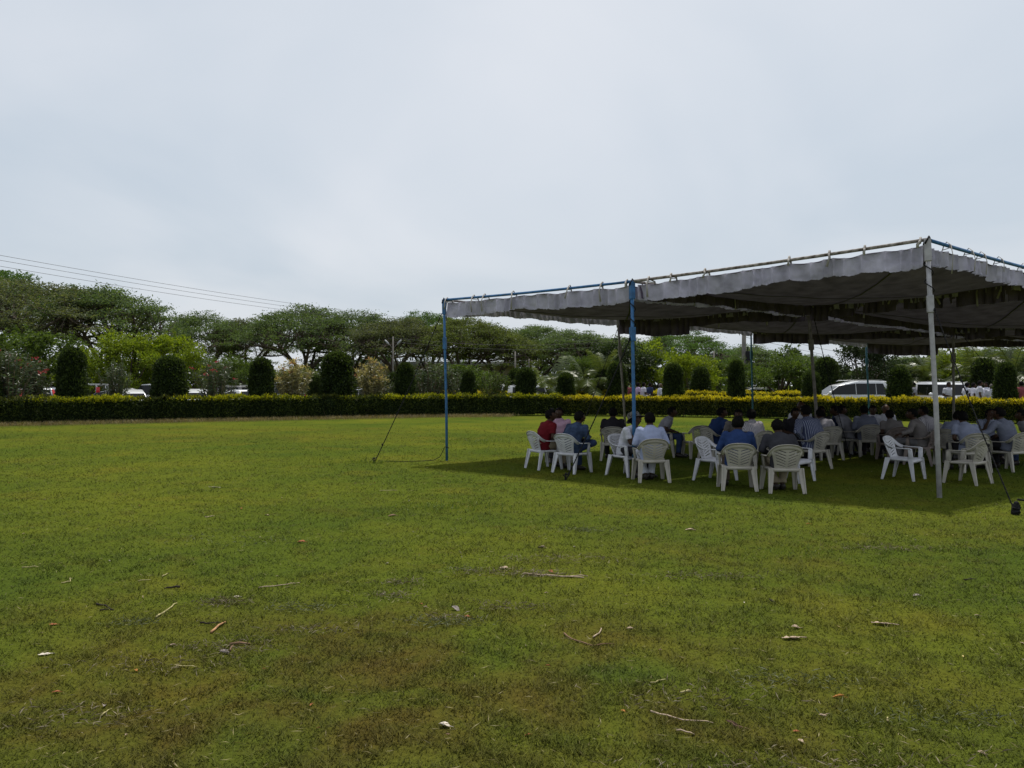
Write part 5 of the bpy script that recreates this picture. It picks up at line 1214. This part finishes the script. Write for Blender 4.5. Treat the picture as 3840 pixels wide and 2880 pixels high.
# legs: (knee, ankle, point the toes aim at); el / ha: left, right elbows and wrists (left is -x)
SIT = [((-.13, .36, .53), (-.13, .36, .085), (-.15, 1, .07)), ((.13, .36, .53), (.14, .33, .085), (.17, 1, .07))]
TUCK = [((-.12, .35, .53), (-.05, .16, .085), (-.02, 1, .07)), ((.12, .35, .53), (.05, .19, .085), (.0, 1, .07))]
CROSS = [((-.12, .36, .53), (-.12, .36, .085), (-.1, 1, .07)), ((.24, .33, .60), (-.08, .42, .63), (-.60, .80, .55))]
STAND = [((-.10, .02, .50), (-.11, -.02, .085), (-.14, 1, .07)), ((.10, .02, .50), (.11, -.02, .085), (.14, 1, .07))]
POSES = dict(
    lean=dict(lean=24, pitch=-4, yaw=-6, el=((-.24, .05, 0.690), (.24, .05, 0.690)), ha=((-.10, .24, .64), (.10, .24, .64)), leg=SIT, curl=.5),
    hunch=dict(lean=32, pitch=4, yaw=10, fat=1.08, el=((-.27, .14, 0.690), (.26, .12, 0.690)), ha=((-.13, .34, .62), (.13, .34, .64)), leg=TUCK, short=False, curl=.5, shf=.02),
    upright=dict(lean=12, pitch=-6, yaw=0, fat=1.08, el=((-.27, .00, 0.710), (.27, .00, 0.710)), ha=((-.12, .20, .64), (.12, .22, .64)), leg=TUCK, short=False, curl=.5),
    side=dict(lean=18, pitch=-8, yaw=-34, side=3, el=((-.25, .02, 0.700), (.27, .04, 0.690)), ha=((-.10, .22, .64), (.24, .25, .66)), leg=SIT, curl=.4),
    sideleft=dict(lean=20, pitch=-6, yaw=38, side=-3, el=((-.27, .04, 0.690), (.24, .04, 0.700)), ha=((-.26, .26, .67), (.08, .24, .63)), leg=SIT, short=False, curl=.4),
    crossed=dict(lean=22, pitch=-4, yaw=-22, side=4, fat=1.08, el=((-.26, .08, 0.690), (.27, .10, 0.710)), ha=((-.08, .30, .68), (.12, .36, .72)), leg=CROSS, short=False, curl=.5),
    chin=dict(lean=26, pitch=-24, yaw=12, roll=-8, el=((-.24, .16, 0.650), (.17, .22, 0.670)), ha=((-.12, .26, .63), (.06, .25, .96)), hd={1: (-.1, -.1, 1)}, pn={1: (-.6, -.7, 0), -1: (0, 0, -1)}, leg=SIT, curl=.6),
    akimbo=dict(lean=20, pitch=-6, yaw=6, fat=1.15, el=((-.40, -.12, 0.750), (.27, .06, 0.710)), ha=((-.215, -.02, .60), (.12, .27, .66)), leg=SIT, short=False, curl=.5),
    reach=dict(lean=18, pitch=-2, yaw=30, side=-6, el=((-.40, .10, 0.770), (.26, .08, 0.710)), ha=((-.66, .20, .72), (.10, .26, .65)), leg=SIT, short=False, curl=.4),
    phone=dict(lean=16, pitch=-8, yaw=0, el=((-.24, .06, 0.690), (.26, .12, 0.750)), ha=((-.10, .26, .64), (.15, .20, 1.02)), hd={1: (-.1, .1, 1)}, pn={1: (-.6, -.5, 0), -1: (0, 0, -1)}, leg=SIT, short=False, curl=.8),
    bald=dict(lean=10, pitch=-2, bald=True, el=((-.25, .02, 0.700), (.25, .02, 0.700)), ha=((-.10, .24, .66), (.10, .24, .66)), leg=SIT, curl=.4),
    stand=dict(pel=(0, 0, .93), lean=2, pitch=-3, el=((-.24, -.02, 1.14), (.24, -.02, 1.14)), ha=((-.25, .06, .90), (.25, .06, .90)), leg=STAND, curl=.4),
    fold=dict(pel=(0, 0, .93), lean=3, pitch=-8, fat=1.08, el=((-.25, .03, 1.13), (.25, .03, 1.13)), ha=((-.08, .24, 1.08), (.08, .25, 1.10)), leg=STAND, curl=.6),
    baldstand=dict(pel=(0, 0, .93), lean=3, pitch=-4, bald=True, el=((-.24, -.02, 1.14), (.24, .0, 1.14)), ha=((-.24, .10, .92), (.16, .20, 1.02)), leg=STAND, short=False, curl=.5))
PB = {}
def person(pos, deg, pose, shirt, trousers, label, skin=0, hair=None, z=0.0, s=1.0, cap=None):
    if pose not in PB: PB[pose] = pose_meshes(POSES[pose], len(PB) * 3 + 1)
    P = PB[pose]; group = 'people standing beyond the hedge' if pose in ('stand', 'fold', 'baldstand') else 'people seated under the tent'
    t = empty('person', label, 'person', (pos[0], pos[1], z), R(deg - 90), group); up_ = group.startswith('people standing'); wd = s * (1.12 if up_ else 1.12); t.scale = (wd, wd, s * 1.055 if up_ else s)
    o = put('body', P['body'], None, t); o.material_slots[0].link = 'OBJECT'; o.material_slots[0].material = M_SKIN[skin]
    def dress(nm, me, m):
        if not me.materials: me.materials.append(None)
        q = put(nm, me, None, t); q.material_slots[0].link = 'OBJECT'; q.material_slots[0].material = m; return q
    dress('shirt', P['shirt'], FB[shirt]); dress('trousers', P['trousers'], FB[trousers]); dress('hair', P['hair'], hair or M_HAIR)
    for me in P['shoe']: dress('shoe', me, M_SHOE)
    if cap:
        hc, Rh = P['hc'], P['Rh']; b = MB(); n = 18
        prof = [(.150, -.004), (.118, .022), (.098, .040), (.100, .075), (.092, .120), (.070, .142), (.02, .148)]
        V = []
        for r_, z_ in prof:
            for k in range(n): a = 2 * math.pi * k / n; V.append(hc + Rh @ (Matrix.Rotation(.10, 3, 'X') @ Vector((r_ * math.cos(a) * .96, r_ * math.sin(a) * 1.15 + .004, z_ + .018 + (.012 * math.cos(2 * a) if z_ < .03 else 0)))))
        b.add(V, [(i * n + k, i * n + (k + 1) % n, (i + 1) * n + (k + 1) % n, (i + 1) * n + k) for i in range(len(prof) - 1) for k in range(n)] + [tuple(range((len(prof) - 1) * n, len(prof) * n))])
        put('hat', bake(b.mesh('hat'), [('SOLIDIFY', dict(thickness=.005, offset=1))]), cap, t)
    return t
M_CAMO = mat('patterned_hat_cloth', (0.17, 0.16, 0.145), .95, .05, c2=(0.02, 0.02, 0.019), scale=24, detail=2)

def seat(px, py, deg, pose=None, shirt=None, trousers=None, plabel=None, clabel=None, cm=None, skin=0, cdeg=None, s=1.0, hair=None, cap=None):
    p = G(px, py)
    if clabel: chair(p, deg if cdeg is None else cdeg, clabel, cm)
    if pose: return person(p, deg, pose, shirt, trousers, plabel, skin, hair, 0.0, s * .945, cap)
seat(2040, 1757, 28, 'side', 'red', 'khaki', 'man in red shirt seated at the left end, leaning and looking right', 'plastic armchair seen from its side under the man in red', M_PLAST)
seat(2146, 1771, 48, 'crossed', 'denim', 'jeans', 'man in denim shirt seated with one foot across his knee', 'plastic armchair seen from behind under the man in denim shirt', M_PLAST)
seat(2098, 1730, 262, 'phone', 'pink', 'dark', 'man in pink shirt mostly hidden between the red and denim shirts', 'armchair hidden behind the man in red and the man in denim', M_CREAM)
seat(2298, 1725, 82, 'lean', 'black', 'dark', 'man in black shirt seated behind the patterned hat', 'cream armchair behind the man in the patterned hat', M_CREAM)
seat(2352, 1783, -48, 'chin', 'white', 'dark', 'man in white shirt and patterned brimmed hat with chin on his hand', 'armchair turned to the camera under the man in the patterned hat', M_PLAST, cap=M_CAMO)
seat(2441, 1804, 93, 'upright', 'pale', 'dhoti', 'man in pale blue shirt seen straight from behind beside the blue middle pole', 'cream armchair seen from behind under the man in pale blue shirt', M_CREAM)
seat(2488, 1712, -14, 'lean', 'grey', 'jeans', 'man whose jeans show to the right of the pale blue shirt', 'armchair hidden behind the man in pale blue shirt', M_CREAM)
seat(2614, 1717, 98, clabel='empty cream armchair standing on the sunlit grass edge, seen from behind', cm=M_CREAM)
seat(2684, 1728, 22, 'side', 'blue', 'dark', 'man in bright blue shirt seated farther back in profile to the right', 'armchair in profile under the man in bright blue shirt', M_CREAM)
seat(2684, 1802, -46, clabel='empty white armchair turned right beside the man in dark blue shirt', cm=M_PLAST)
seat(2764, 1834, 82, 'crossed', 'blue', 'mud', 'man in dark blue shirt and brown trousers seen from behind in front row', 'cream armchair seen from behind under the man in dark blue shirt', M_CREAM)
seat(2934, 1843, 86, 'hunch', 'char', 'khaki', 'man in charcoal shirt and khaki trousers seen from behind in front row', 'cream armchair seen from behind under the man in charcoal shirt', M_CREAM)
seat(2975, 1804, -46, clabel='empty white armchair turned right behind the man in charcoal shirt', cm=M_PLAST)
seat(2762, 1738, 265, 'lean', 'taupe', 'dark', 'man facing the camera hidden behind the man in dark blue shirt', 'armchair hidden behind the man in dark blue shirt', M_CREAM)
seat(2832, 1752, 118, 'side', 'wstripe', 'dark', 'man in pale pin striped shirt seated behind the two front row men', 'cream armchair showing between the dark blue and charcoal shirts', M_CREAM)
seat(3042, 1757, 108, 'akimbo', 'stripe', 'dark', 'big man in blue striped shirt with elbow out seen from behind', 'grey armchair turned left under the big man in striped shirt', M_CREAM, cdeg=122, s=1.08)
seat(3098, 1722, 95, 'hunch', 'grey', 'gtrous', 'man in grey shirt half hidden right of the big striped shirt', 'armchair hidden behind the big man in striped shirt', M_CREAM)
seat(2998, 1708, 275, 'bald', 'white', 'dark', 'balding man facing the camera behind the big striped shirt', 'armchair of the balding man behind the striped shirt', M_CREAM, s=1.08)
seat(2965, 1722, 280, 'lean', 'black', 'dark', 'man in black left of the big striped shirt, head only', 'armchair behind the elbow of the big man', M_CREAM)
seat(3072, 1700, 262, 'lean', 'char', 'dark', 'man in dark shirt facing the camera right of the dark inner pole', 'armchair behind the dark inner pole', M_CREAM)
seat(3134, 1702, 12, 'side', 'navy', 'gtrous', 'man in navy shirt leaning right beyond the big striped shirt', 'white armchair catching light behind the man in navy', M_PLAST)
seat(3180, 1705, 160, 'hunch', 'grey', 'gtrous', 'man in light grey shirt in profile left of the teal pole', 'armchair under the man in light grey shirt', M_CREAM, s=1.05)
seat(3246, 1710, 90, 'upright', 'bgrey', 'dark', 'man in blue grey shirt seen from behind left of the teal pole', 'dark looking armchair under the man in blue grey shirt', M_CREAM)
seat(3268, 1690, 255, 'lean', 'white', 'dark', 'man whose head shows beside the teal pole', 'armchair beyond the teal pole', M_CREAM)
seat(3316, 1696, 268, 'bald', 'white', 'dark', 'man in white collared shirt facing the camera right of the teal pole', 'armchair of the man facing the camera', M_CREAM, hair=M_HAIRG, skin=1)
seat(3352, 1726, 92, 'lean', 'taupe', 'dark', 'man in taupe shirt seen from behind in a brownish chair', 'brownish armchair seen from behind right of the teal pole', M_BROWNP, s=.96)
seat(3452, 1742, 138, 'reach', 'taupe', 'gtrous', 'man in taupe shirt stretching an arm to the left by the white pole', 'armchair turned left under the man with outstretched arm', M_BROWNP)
seat(3490, 1712, 120, 'sideleft', 'wstripe', 'dark', 'man in pin striped shirt partly behind the white front pole', 'armchair behind the white front pole', M_CREAM)
seat(3528, 1704, 272, clabel='empty armchair just right of the white front pole, farther back', cm=M_CREAM)
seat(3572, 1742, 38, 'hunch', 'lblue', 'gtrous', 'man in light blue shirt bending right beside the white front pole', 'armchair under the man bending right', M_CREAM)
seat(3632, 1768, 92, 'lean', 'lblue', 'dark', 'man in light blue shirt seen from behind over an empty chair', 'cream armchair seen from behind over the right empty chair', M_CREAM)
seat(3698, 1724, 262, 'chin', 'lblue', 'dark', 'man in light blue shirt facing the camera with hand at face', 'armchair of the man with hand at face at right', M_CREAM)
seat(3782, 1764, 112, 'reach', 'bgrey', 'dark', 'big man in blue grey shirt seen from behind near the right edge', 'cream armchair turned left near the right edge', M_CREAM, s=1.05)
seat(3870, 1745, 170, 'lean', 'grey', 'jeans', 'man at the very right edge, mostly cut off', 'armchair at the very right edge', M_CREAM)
seat(3391, 1797, -46, clabel='empty white armchair turned right, left of the white front pole', cm=M_PLAST)
seat(3626, 1812, 124, clabel='empty cream armchair turned left, right of the white front pole', cm=M_CREAM)
# the phone the man in pink holds up
M_PHONE = mat('phone_shell', (0.02, 0.02, 0.022), .3, .5)
ph = next(o for o in bpy.data.objects if o.name.startswith('person') and 'pink shirt' in o['label'])
mw = Matrix.Translation(ph.location) @ ph.rotation_euler.to_matrix().to_4x4()
b = MB(); b.box((0, 0, 0), (.075, .010, .15)); tag(b.build('phone', M_PHONE, None, False, .004, loc=mw @ (PB['phone']['hand'][1] + Vector((-.005, .012, .10))), rot=(R(-15), 0, ph.rotation_euler.z)), 'black phone held up by the man in pink shirt', 'phone')
# standing beyond the hedge
def stand(px, off, deg, pose, shirt, trousers, label, skin=0, s=1.0, hair=None):
    Y = hedge_at(px, off); return person((AX(px, Y), Y), deg, pose, shirt, trousers, label, skin, hair, .004, s)
stand(2352, 3.0, 60, 'stand', 'maroon', 'dark', 'person in maroon shirt showing left of the blue middle pole')
stand(2392, 2.6, 10, 'stand', 'lilac', 'dark', 'person in lilac shirt standing behind the golden hedge')
bk_p = stand(2412, 3.3, 12, 'fold', 'white', 'dark', 'person in white holding an open book behind the golden hedge')
stand(2436, 4.2, 30, 'stand', 'navy', 'dark', 'person in navy shirt behind the book reader')
stand(2474, 3.0, 8, 'baldstand', 'white', 'gtrous', 'balding person in cream white shirt beside a clipped cone', 1, .97, M_HAIRG)
b = MB(); b.box((-.075, 0, 0), (.15, .21, .012), Matrix.Rotation(.12, 3, 'Y')); b.box((.075, 0, 0), (.15, .21, .012), Matrix.Rotation(-.12, 3, 'Y'))
mw = Matrix.Translation(bk_p.location) @ bk_p.rotation_euler.to_matrix().to_4x4()
tag(b.build('book', mat('paper', (.6, .59, .55), .9, .1), None, False, loc=mw @ Vector((0, .31, 1.11)), rot=(R(25), 0, bk_p.rotation_euler.z)), 'open book held by the person in white behind the golden hedge', 'book')
stand(3428, 3.2, 150, 'stand', 'grey', 'dark', 'person in pale shirt half hidden beside the clipped block shrub')
stand(3556, 2.2, 275, 'fold', 'white', 'dark', 'man in white shirt facing the camera in front of the white boxy car')
stand(3624, 3.4, 5, 'stand', 'white', 'gtrous', 'person in white shirt at the left of the standing group', 0, .99)
stand(3648, 4.2, 350, 'stand', 'white', 'dark', 'person in white shirt second from left in the standing group', 0, .985)
stand(3672, 2.8, 340, 'stand', 'white', 'dark', 'broad person in white shirt with bare arm, front of the standing group', 1, 1.04)
stand(3700, 5.0, 200, 'fold', 'white', 'dark', 'person in white shirt behind the middle of the standing group')
stand(3717, 2.9, 60, 'baldstand', 'white', 'dark', 'balding person in white long sleeved shirt seen from behind in the standing group', 0, .95, M_HAIRG)
stand(3737, 4.0, 80, 'stand', 'sky', 'dark', 'person in bright blue shirt at the right of the standing group')
stand(3752, 3.2, 100, 'stand', 'lblue', 'dark', 'person in light blue shirt beside the last clipped cone')
stand(3832, 3.0, 95, 'stand', 'maroon', 'dark', 'person in maroon shirt at the right edge behind the hedge', 0, 1.02)
# ------------------------------------------------------------------ litter on the lawn
def dryleafmat(name, c, c2): return mat(name, c, .8, .2, c2=c2, scale=30, bump=.4)
M_LF = dict(pale=dryleafmat('pale_dry_leaf', (0.46, 0.36, 0.27), (0.34, 0.25, 0.18)), brown=dryleafmat('brown_dry_leaf', (0.20, 0.12, 0.085), (0.12, 0.07, 0.05)), rust=dryleafmat('rust_dry_leaf', (0.34, 0.12, 0.05), (0.22, 0.075, 0.035)),
            orange=dryleafmat('orange_dry_leaf', (0.42, 0.20, 0.05), (0.30, 0.13, 0.035)), grey=dryleafmat('grey_dry_leaf', (0.30, 0.26, 0.24), (0.20, 0.17, 0.155)), yellow=dryleafmat('yellow_dry_leaf', (0.50, 0.42, 0.16), (0.40, 0.32, 0.12)), black=dryleafmat('blackened_leaf', (0.03, 0.025, 0.026), (0.018, 0.015, 0.016)), white=dryleafmat('bleached_leaf', (0.66, 0.60, 0.52), (0.52, 0.46, 0.38)))
M_TW = dict(pale=mat('pale_stick', (0.36, 0.28, 0.21), .85, .1, var=.2, scale=20), brown=mat('brown_stick', (0.15, 0.095, 0.06), .9, .1, var=.3, scale=20), dark=mat('dark_stick', (0.030, 0.024, 0.02), .9, .1), tan=mat('tan_splinter', (0.36, 0.20, 0.10), .8, .15, var=.25, scale=25), straw=mat('straw_stalk', (0.34, 0.30, 0.15), .85, .1, var=.2, scale=25))
def leaf_geo(seed, curl, wide):
    rs = np.random.RandomState(seed); V = []; F = []; n, m = 9, 4
    for i in range(n + 1):
        u = i / n; w = .5 * wide * math.sin(math.pi * min(1, u * .96 + .03)) ** .75
        for j in range(m + 1):
            v = j / m * 2 - 1
            a = curl * v * 1.5; r_ = w / max(.2, abs(curl * 1.5)) if abs(curl) > .14 else 0
            x = math.sin(a) * r_ if r_ else v * w; z = (1 - math.cos(a)) * abs(r_) if r_ else 0
            V.append((x + .02 * rs.randn() * w * 4, u - .5, z + .10 * math.sin(u * 3.1 + seed) * curl + .03 * rs.randn() * .6 + .06))
    for i in range(n):
        for j in range(m): k = i * (m + 1) + j; F.append((k, k + 1, k + m + 2, k + m + 1))
    b = MB(); b.add(V, F); b.tube([(0, -.78, .04), (0, -.5, .06), (0, .1, .075)], [.014, .016, .008], 5)
    return bake(b.mesh('dry_leaf'), [('SOLIDIFY', dict(thickness=.012, offset=1))])
LG = [leaf_geo(1, .5, .5), leaf_geo(2, 1.1, .6), leaf_geo(3, .25, .42), leaf_geo(4, 1.7, .55), leaf_geo(5, .7, .75)]
ln = 0
def fallen_leaf(px, py, wpx, m, k, rot, label, group=None, tilt=0.0, name='dry_leaf'):
    p = G(px, py); L = wpx / F_PX * p.y
    o = put(name, LG[k], M_LF[m], None, loc=(p.x, p.y, .006), rot=(tilt, .15 * math.sin(px), R(rot)), scale=(L, L, L)); return tag(o, label, 'leaf', group)
fallen_leaf(1667, 2727, 46, 'white', 4, 75, 'bleached crumpled leaf at the bottom centre of the lawn')
fallen_leaf(2757, 2727, 72, 'brown', 3, 70, 'dark brown folded leaf with pale edge near the bottom right', tilt=.15)
fallen_leaf(3086, 2688, 46, 'pale', 3, 120, 'pale curled leaf shaped like a shell near the bottom right')
fallen_leaf(3143, 2618, 44, 'orange', 1, 80, 'orange curled leaf on the right foreground lawn')
fallen_leaf(2968, 2398, 76, 'pale', 2, 96, 'long pale leaf lying flat on the right lawn')
fallen_leaf(2983, 2357, 32, 'pale', 4, 85, 'small square pale leaf above the long pale leaf')
fallen_leaf(2892, 2258, 34, 'black', 1, 30, 'black withered leaf on the right lawn', tilt=.6)
fallen_leaf(3436, 2237, 30, 'grey', 0, 100, 'grey leaf on the far right lawn')
fallen_leaf(3307, 2344, 74, 'pale', 2, 75, 'slim pale leaf pointing right on the right lawn')
fallen_leaf(3665, 2313, 22, 'pale', 4, 85, 'pale oval leaf toward the right edge')
fallen_leaf(3680, 2829, 28, 'pale', 4, 60, 'rounded pale leaf in the bottom right corner')
fallen_leaf(3828, 2415, 22, 'pale', 0, 20, 'pale leaf touching the right edge')
fallen_leaf(3002, 2783, 30, 'pale', 0, 20, 'small brown and white leaf below the folded leaf')
fallen_leaf(2984, 2747, 24, 'rust', 0, 80, 'rust leaf right of the folded brown leaf')
fallen_leaf(1708, 2288, 36, 'grey', 4, 60, 'grey brown leaf on the centre lawn beside dead weeds', tilt=.3)
fallen_leaf(1752, 2316, 22, 'rust', 4, 90, 'small rust leaf right of the grey leaf at the centre')
fallen_leaf(1594, 2280, 22, 'pale', 1, 60, 'pale leaf left of the grey leaf at the centre')
fallen_leaf(1579, 2267, 16, 'rust', 0, 40, 'tiny rust leaf left of the grey leaf at the centre')
fallen_leaf(2065, 2147, 24, 'rust', 4, 40, 'rust red leaf just above the long pale stick')
fallen_leaf(840, 2450, 48, 'grey', 1, 70, 'grey twisted leaf among the twigs at left', tilt=.3)
fallen_leaf(168, 2458, 44, 'white', 2, 110, 'pale folded leaf at the far left lawn')
fallen_leaf(510, 2518, 20, 'orange', 4, 50, 'orange round leaf on the left foreground lawn')
fallen_leaf(645, 2424, 30, 'pale', 1, 90, 'pale curled leaf left of the grey twisted leaf')
fallen_leaf(625, 2532, 20, 'pale', 1, 10, 'pale cupped leaf right of the orange round leaf')
fallen_leaf(210, 2600, 30, 'rust', 0, 100, 'rust leaf on the lower left lawn')
fallen_leaf(200, 2345, 32, 'rust', 2, 90, 'dark red slim leaf at left')
fallen_leaf(536, 2241, 18, 'pale', 3, 30, 'pale cupped leaf on the left mid lawn')
fallen_leaf(890, 2240, 24, 'white', 2, 80, 'white leaf on the left mid lawn')
fallen_leaf(1000, 1934, 20, 'pale', 0, 60, 'pale leaf on the far left centre lawn')
fallen_leaf(1130, 2035, 32, 'rust', 0, 80, 'brown leaf left of the long pale stick, farther back')
fallen_leaf(800, 1830, 36, 'white', 2, 85, 'slim white strip on the far left lawn')
fallen_leaf(1470, 1937, 30, 'brown', 0, 110, 'brown leaf near the uncut tufts')
fallen_leaf(2585, 1990, 32, 'pale', 0, 85, 'pale brown leaf on the lawn below the front row chairs')
fallen_leaf(3030, 1967, 18, 'orange', 0, 85, 'orange leaf just outside the tent shade')
fallen_leaf(2030, 2055, 30, 'pale', 1, 60, 'pale leaf above the long pale stick, left')
fallen_leaf(2360, 1990 + 370, 26, 'pale', 0, 90, 'pale brown leaf right of the bent twig')
fallen_leaf(1890, 2134, 36, 'pale', 0, 70, 'pale crumpled leaf left of the long pale stick')
fallen_leaf(2336, 2670, 22, 'orange', 0, 40, 'orange leaf near the bottom twigs')
fallen_leaf(1980, 2760, 24, 'rust', 0, 110, 'rust leaf right of the bleached leaf')
fallen_leaf(2790, 2262, 8, 'white', 4, 0, 'speck of white litter beside the black withered leaf')
rs = np.random.RandomState(17)
for i in range(110):      # small leaves that nothing tells apart
    y = 3.5 + 12 * rs.rand() ** 1.2; x = rs.uniform(-.72, .72) * y
    k = rs.randint(5); m_ = ('pale', 'brown', 'rust', 'yellow', 'grey')[rs.randint(5)]; L = rs.uniform(.012, .034)
    o = put('small_leaf', LG[k], M_LF[m_], None, loc=(x, y, .008), rot=(rs.uniform(-.3, .3), rs.uniform(-.3, .3), rs.uniform(0, 6.28)), scale=(L, L, L))
    tag(o, 'small dry fallen leaf lying on the short lawn', 'leaf', 'small fallen leaves scattered on the lawn')
def twig(pts, r, m, label, name='twig', z=.006):
    P = [G(*p) for p in pts]; P0 = P[0]; b = MB(); n = len(P); rs = np.random.RandomState(int(pts[0][0])); L = []
    for i in range(n - 1):
        for q in range(4):
            c = P[i].lerp(P[i + 1], q / 4) - P0; L.append(c + Vector((rs.randn() * min(r, .005) * .6, rs.randn() * min(r, .005) * .6, z + r * .4 + abs(rs.randn()) * min(r, .005))))
    L.append(P[-1] - P0 + Vector((0, 0, z)))
    b.tube(L, [r * (1 - .5 * i / len(L)) for i in range(len(L))], 6); return tag(b.build(name, M_TW[m], loc=P0), label, 'twig')
twig([(1963, 2156), (2080, 2164), (2190, 2168)], .009, 'pale', 'long pale stick lying across the centre lawn', 'stick')
twig([(2110, 2166), (2205, 2163)], .006, 'pale', 'thin fork at the right end of the long pale stick')
twig([(2112, 2380), (2150, 2405), (2220, 2426), (2305, 2418)], .006, 'brown', 'bent brown twig on the centre foreground lawn')
twig([(2440, 2676), (2560, 2705), (2676, 2715)], .0045, 'pale', 'long thin pale twig near the bottom')
twig([(2535, 2746), (2604, 2758)], .004, 'pale', 'short pale twig below the long thin one')
twig([(2553, 2605), (2590, 2592)], .006, 'straw', 'short straw coloured stalk above the long thin twig')
twig([(2440, 2568), (2495, 2550)], .004, 'straw', 'thin stalk in the right centre foreground')
twig([(790, 2376), (848, 2334)], .009, 'tan', 'broad tan wood splinter on the left lawn', 'wood_splinter')
twig([(750, 2344), (800, 2343), (830, 2338)], .006, 'dark', 'dark thin twig touching the tan splinter')
twig([(585, 2318), (625, 2296), (664, 2264)], .007, 'straw', 'straw coloured reed leaning across the left lawn')
twig([(362, 2268), (428, 2290)], .007, 'dark', 'upper dark twig of a pair on the left lawn')
twig([(375, 2292), (425, 2288)], .006, 'dark', 'lower dark twig of a pair on the left lawn')
twig([(860, 2422), (940, 2418)], .010, 'brown', 'grey brown twig above the grey twisted leaf')
twig([(864, 2445), (878, 2420)], .006, 'brown', 'short upright twig above the grey twisted leaf')
twig([(970, 2208), (1060, 2198), (1125, 2187)], .005, 'pale', 'thin pale stalk left of the long pale stick')
twig([(520, 2182), (565, 2176)], .005, 'straw', 'short green yellow stalk on the left mid lawn')
twig([(610, 2166), (632, 2152)], .005, 'straw', 'short stalk right of the green yellow one')
twig([(230, 2190), (262, 2184), (270, 2170)], .005, 'straw', 'curved straw on the far left lawn')
twig([(80, 2132), (145, 2128)], .005, 'straw', 'long straw near the left edge')
twig([(770, 1942), (806, 1936)], .006, 'pale', 'pale stalk on the far left centre lawn')
twig([(1425, 1844), (1490, 1840)], .007, 'straw', 'pale green stalk lying before the tent shade at left')
twig([(542, 2486), (590, 2474)], .005, 'dark', 'short dark twig on the lower left lawn')
twig([(655, 2498), (740, 2505)], .004, 'straw', 'thin stalk right of the dark twig at lower left')
twig([(2225, 2395), (2250, 2375), (2253, 2358)], .005, 'pale', 'curved pale stalk above the bent twig')
twig([(3330, 2760 - 50), (3325, 2695)], .004, 'straw', 'tiny straw on the right foreground lawn')
twig([(674, 2208), (617, 2208)], .010, 'dark', 'small black and blue scrap on the left mid lawn', 'scrap')
twig([(380, 2690), (420, 2660)], .004, 'straw', 'thin stalk in the lower left corner')
twig([(3615, 2178), (3660, 2174)], .006, 'dark', 'dark twig on the far right lawn')
# dead weed clumps and loose clippings: nobody could count them
def clump(px, py, rx, ry, n, m, label, h=.05, wd=.006, seed=0):
    p = G(px, py); rs = np.random.RandomState(seed + 200); P = np.stack([p.x + rs.randn(n) * rx, p.y + rs.randn(n) * ry, .004 + .02 * rs.rand(n)], 1); D = rs.randn(n, 3) * np.array([1, 1, .35]); D[:, 2] = np.abs(D[:, 2]) + .15
    tag(put('dead_weeds', leaf_mesh('dead_weeds', P, D, h * rs.uniform(.5, 1.5, n), wd, rs, .1), m), label, 'weeds', kind='stuff')
L_DEAD = leafmat('dead_weed', (0.075, 0.064, 0.036), (0.16, 0.13, 0.075), .15); L_GREYW = leafmat('grey_weed', (0.050, 0.066, 0.024), (0.11, 0.115, 0.05), .2)
for i, a in enumerate([(830, 2266, .13, .06, 190, L_DEAD), (1130, 2285, .16, .07, 200, L_GREYW), (1680, 2340, .16, .06, 240, L_GREYW), (1660, 2325, .12, .04, 120, L_DEAD), (1840, 2150, .22, .07, 240, L_DEAD), (2010, 2160, .2, .06, 200, L_DEAD), (1750, 2140, .06, .04, 80, L_GREYW),
                       (2190, 1990, .18, .08, 220, L_GREYW), (2080, 2100, .4, .12, 240, L_DEAD), (2640, 2165, .28, .07, 260, L_DEAD), (3320, 2060, .3, .08, 200, L_DEAD), (1490, 2190, .1, .06, 120, L_DEAD), (1470, 2240, .12, .05, 110, L_DEAD), (1930, 2280, .16, .06, 160, L_DEAD), (870, 2430, .2, .08, 190, L_DEAD), (1180, 2370, .2, .06, 140, L_DEAD),
                       (500, 2340, .1, .05, 120, L_GREYW), (3000, 2560, .22, .06, 150, L_GREYW), (3560, 2700, .3, .08, 220, L_GREYW), (2560, 2620, .3, .1, 160, L_DEAD), (600, 2500, .3, .1, 150, L_DEAD), (230, 2700, .3, .1, 200, L_DEAD), (3060, 2880, .4, .06, 200, L_DEAD), (960, 1940 + 90, .5, .2, 200, L_GREYW)]):
    clump(*a[:6], 'flat patch of dead weeds pressed into the lawn', seed=i)
rs = np.random.RandomState(31); n = 5200; y = 3.3 + 14 * rs.rand(n) ** 1.3; x = rs.uniform(-.72, .72, n) * y; P = np.stack([x, y, np.full(n, .018)], 1); D = rs.randn(n, 3) * np.array([1, 1, .15])
tag(put('grass_clippings', leaf_mesh('grass_clippings', P, D, rs.uniform(.02, .07, n), .004, rs), leafmat('dry_clipping', (0.12, 0.10, 0.035), (0.26, 0.22, 0.10), .2)), 'dry grass clippings strewn over the lawn', 'clippings', kind='stuff')

bpy.data.scenes.remove(BENCH)
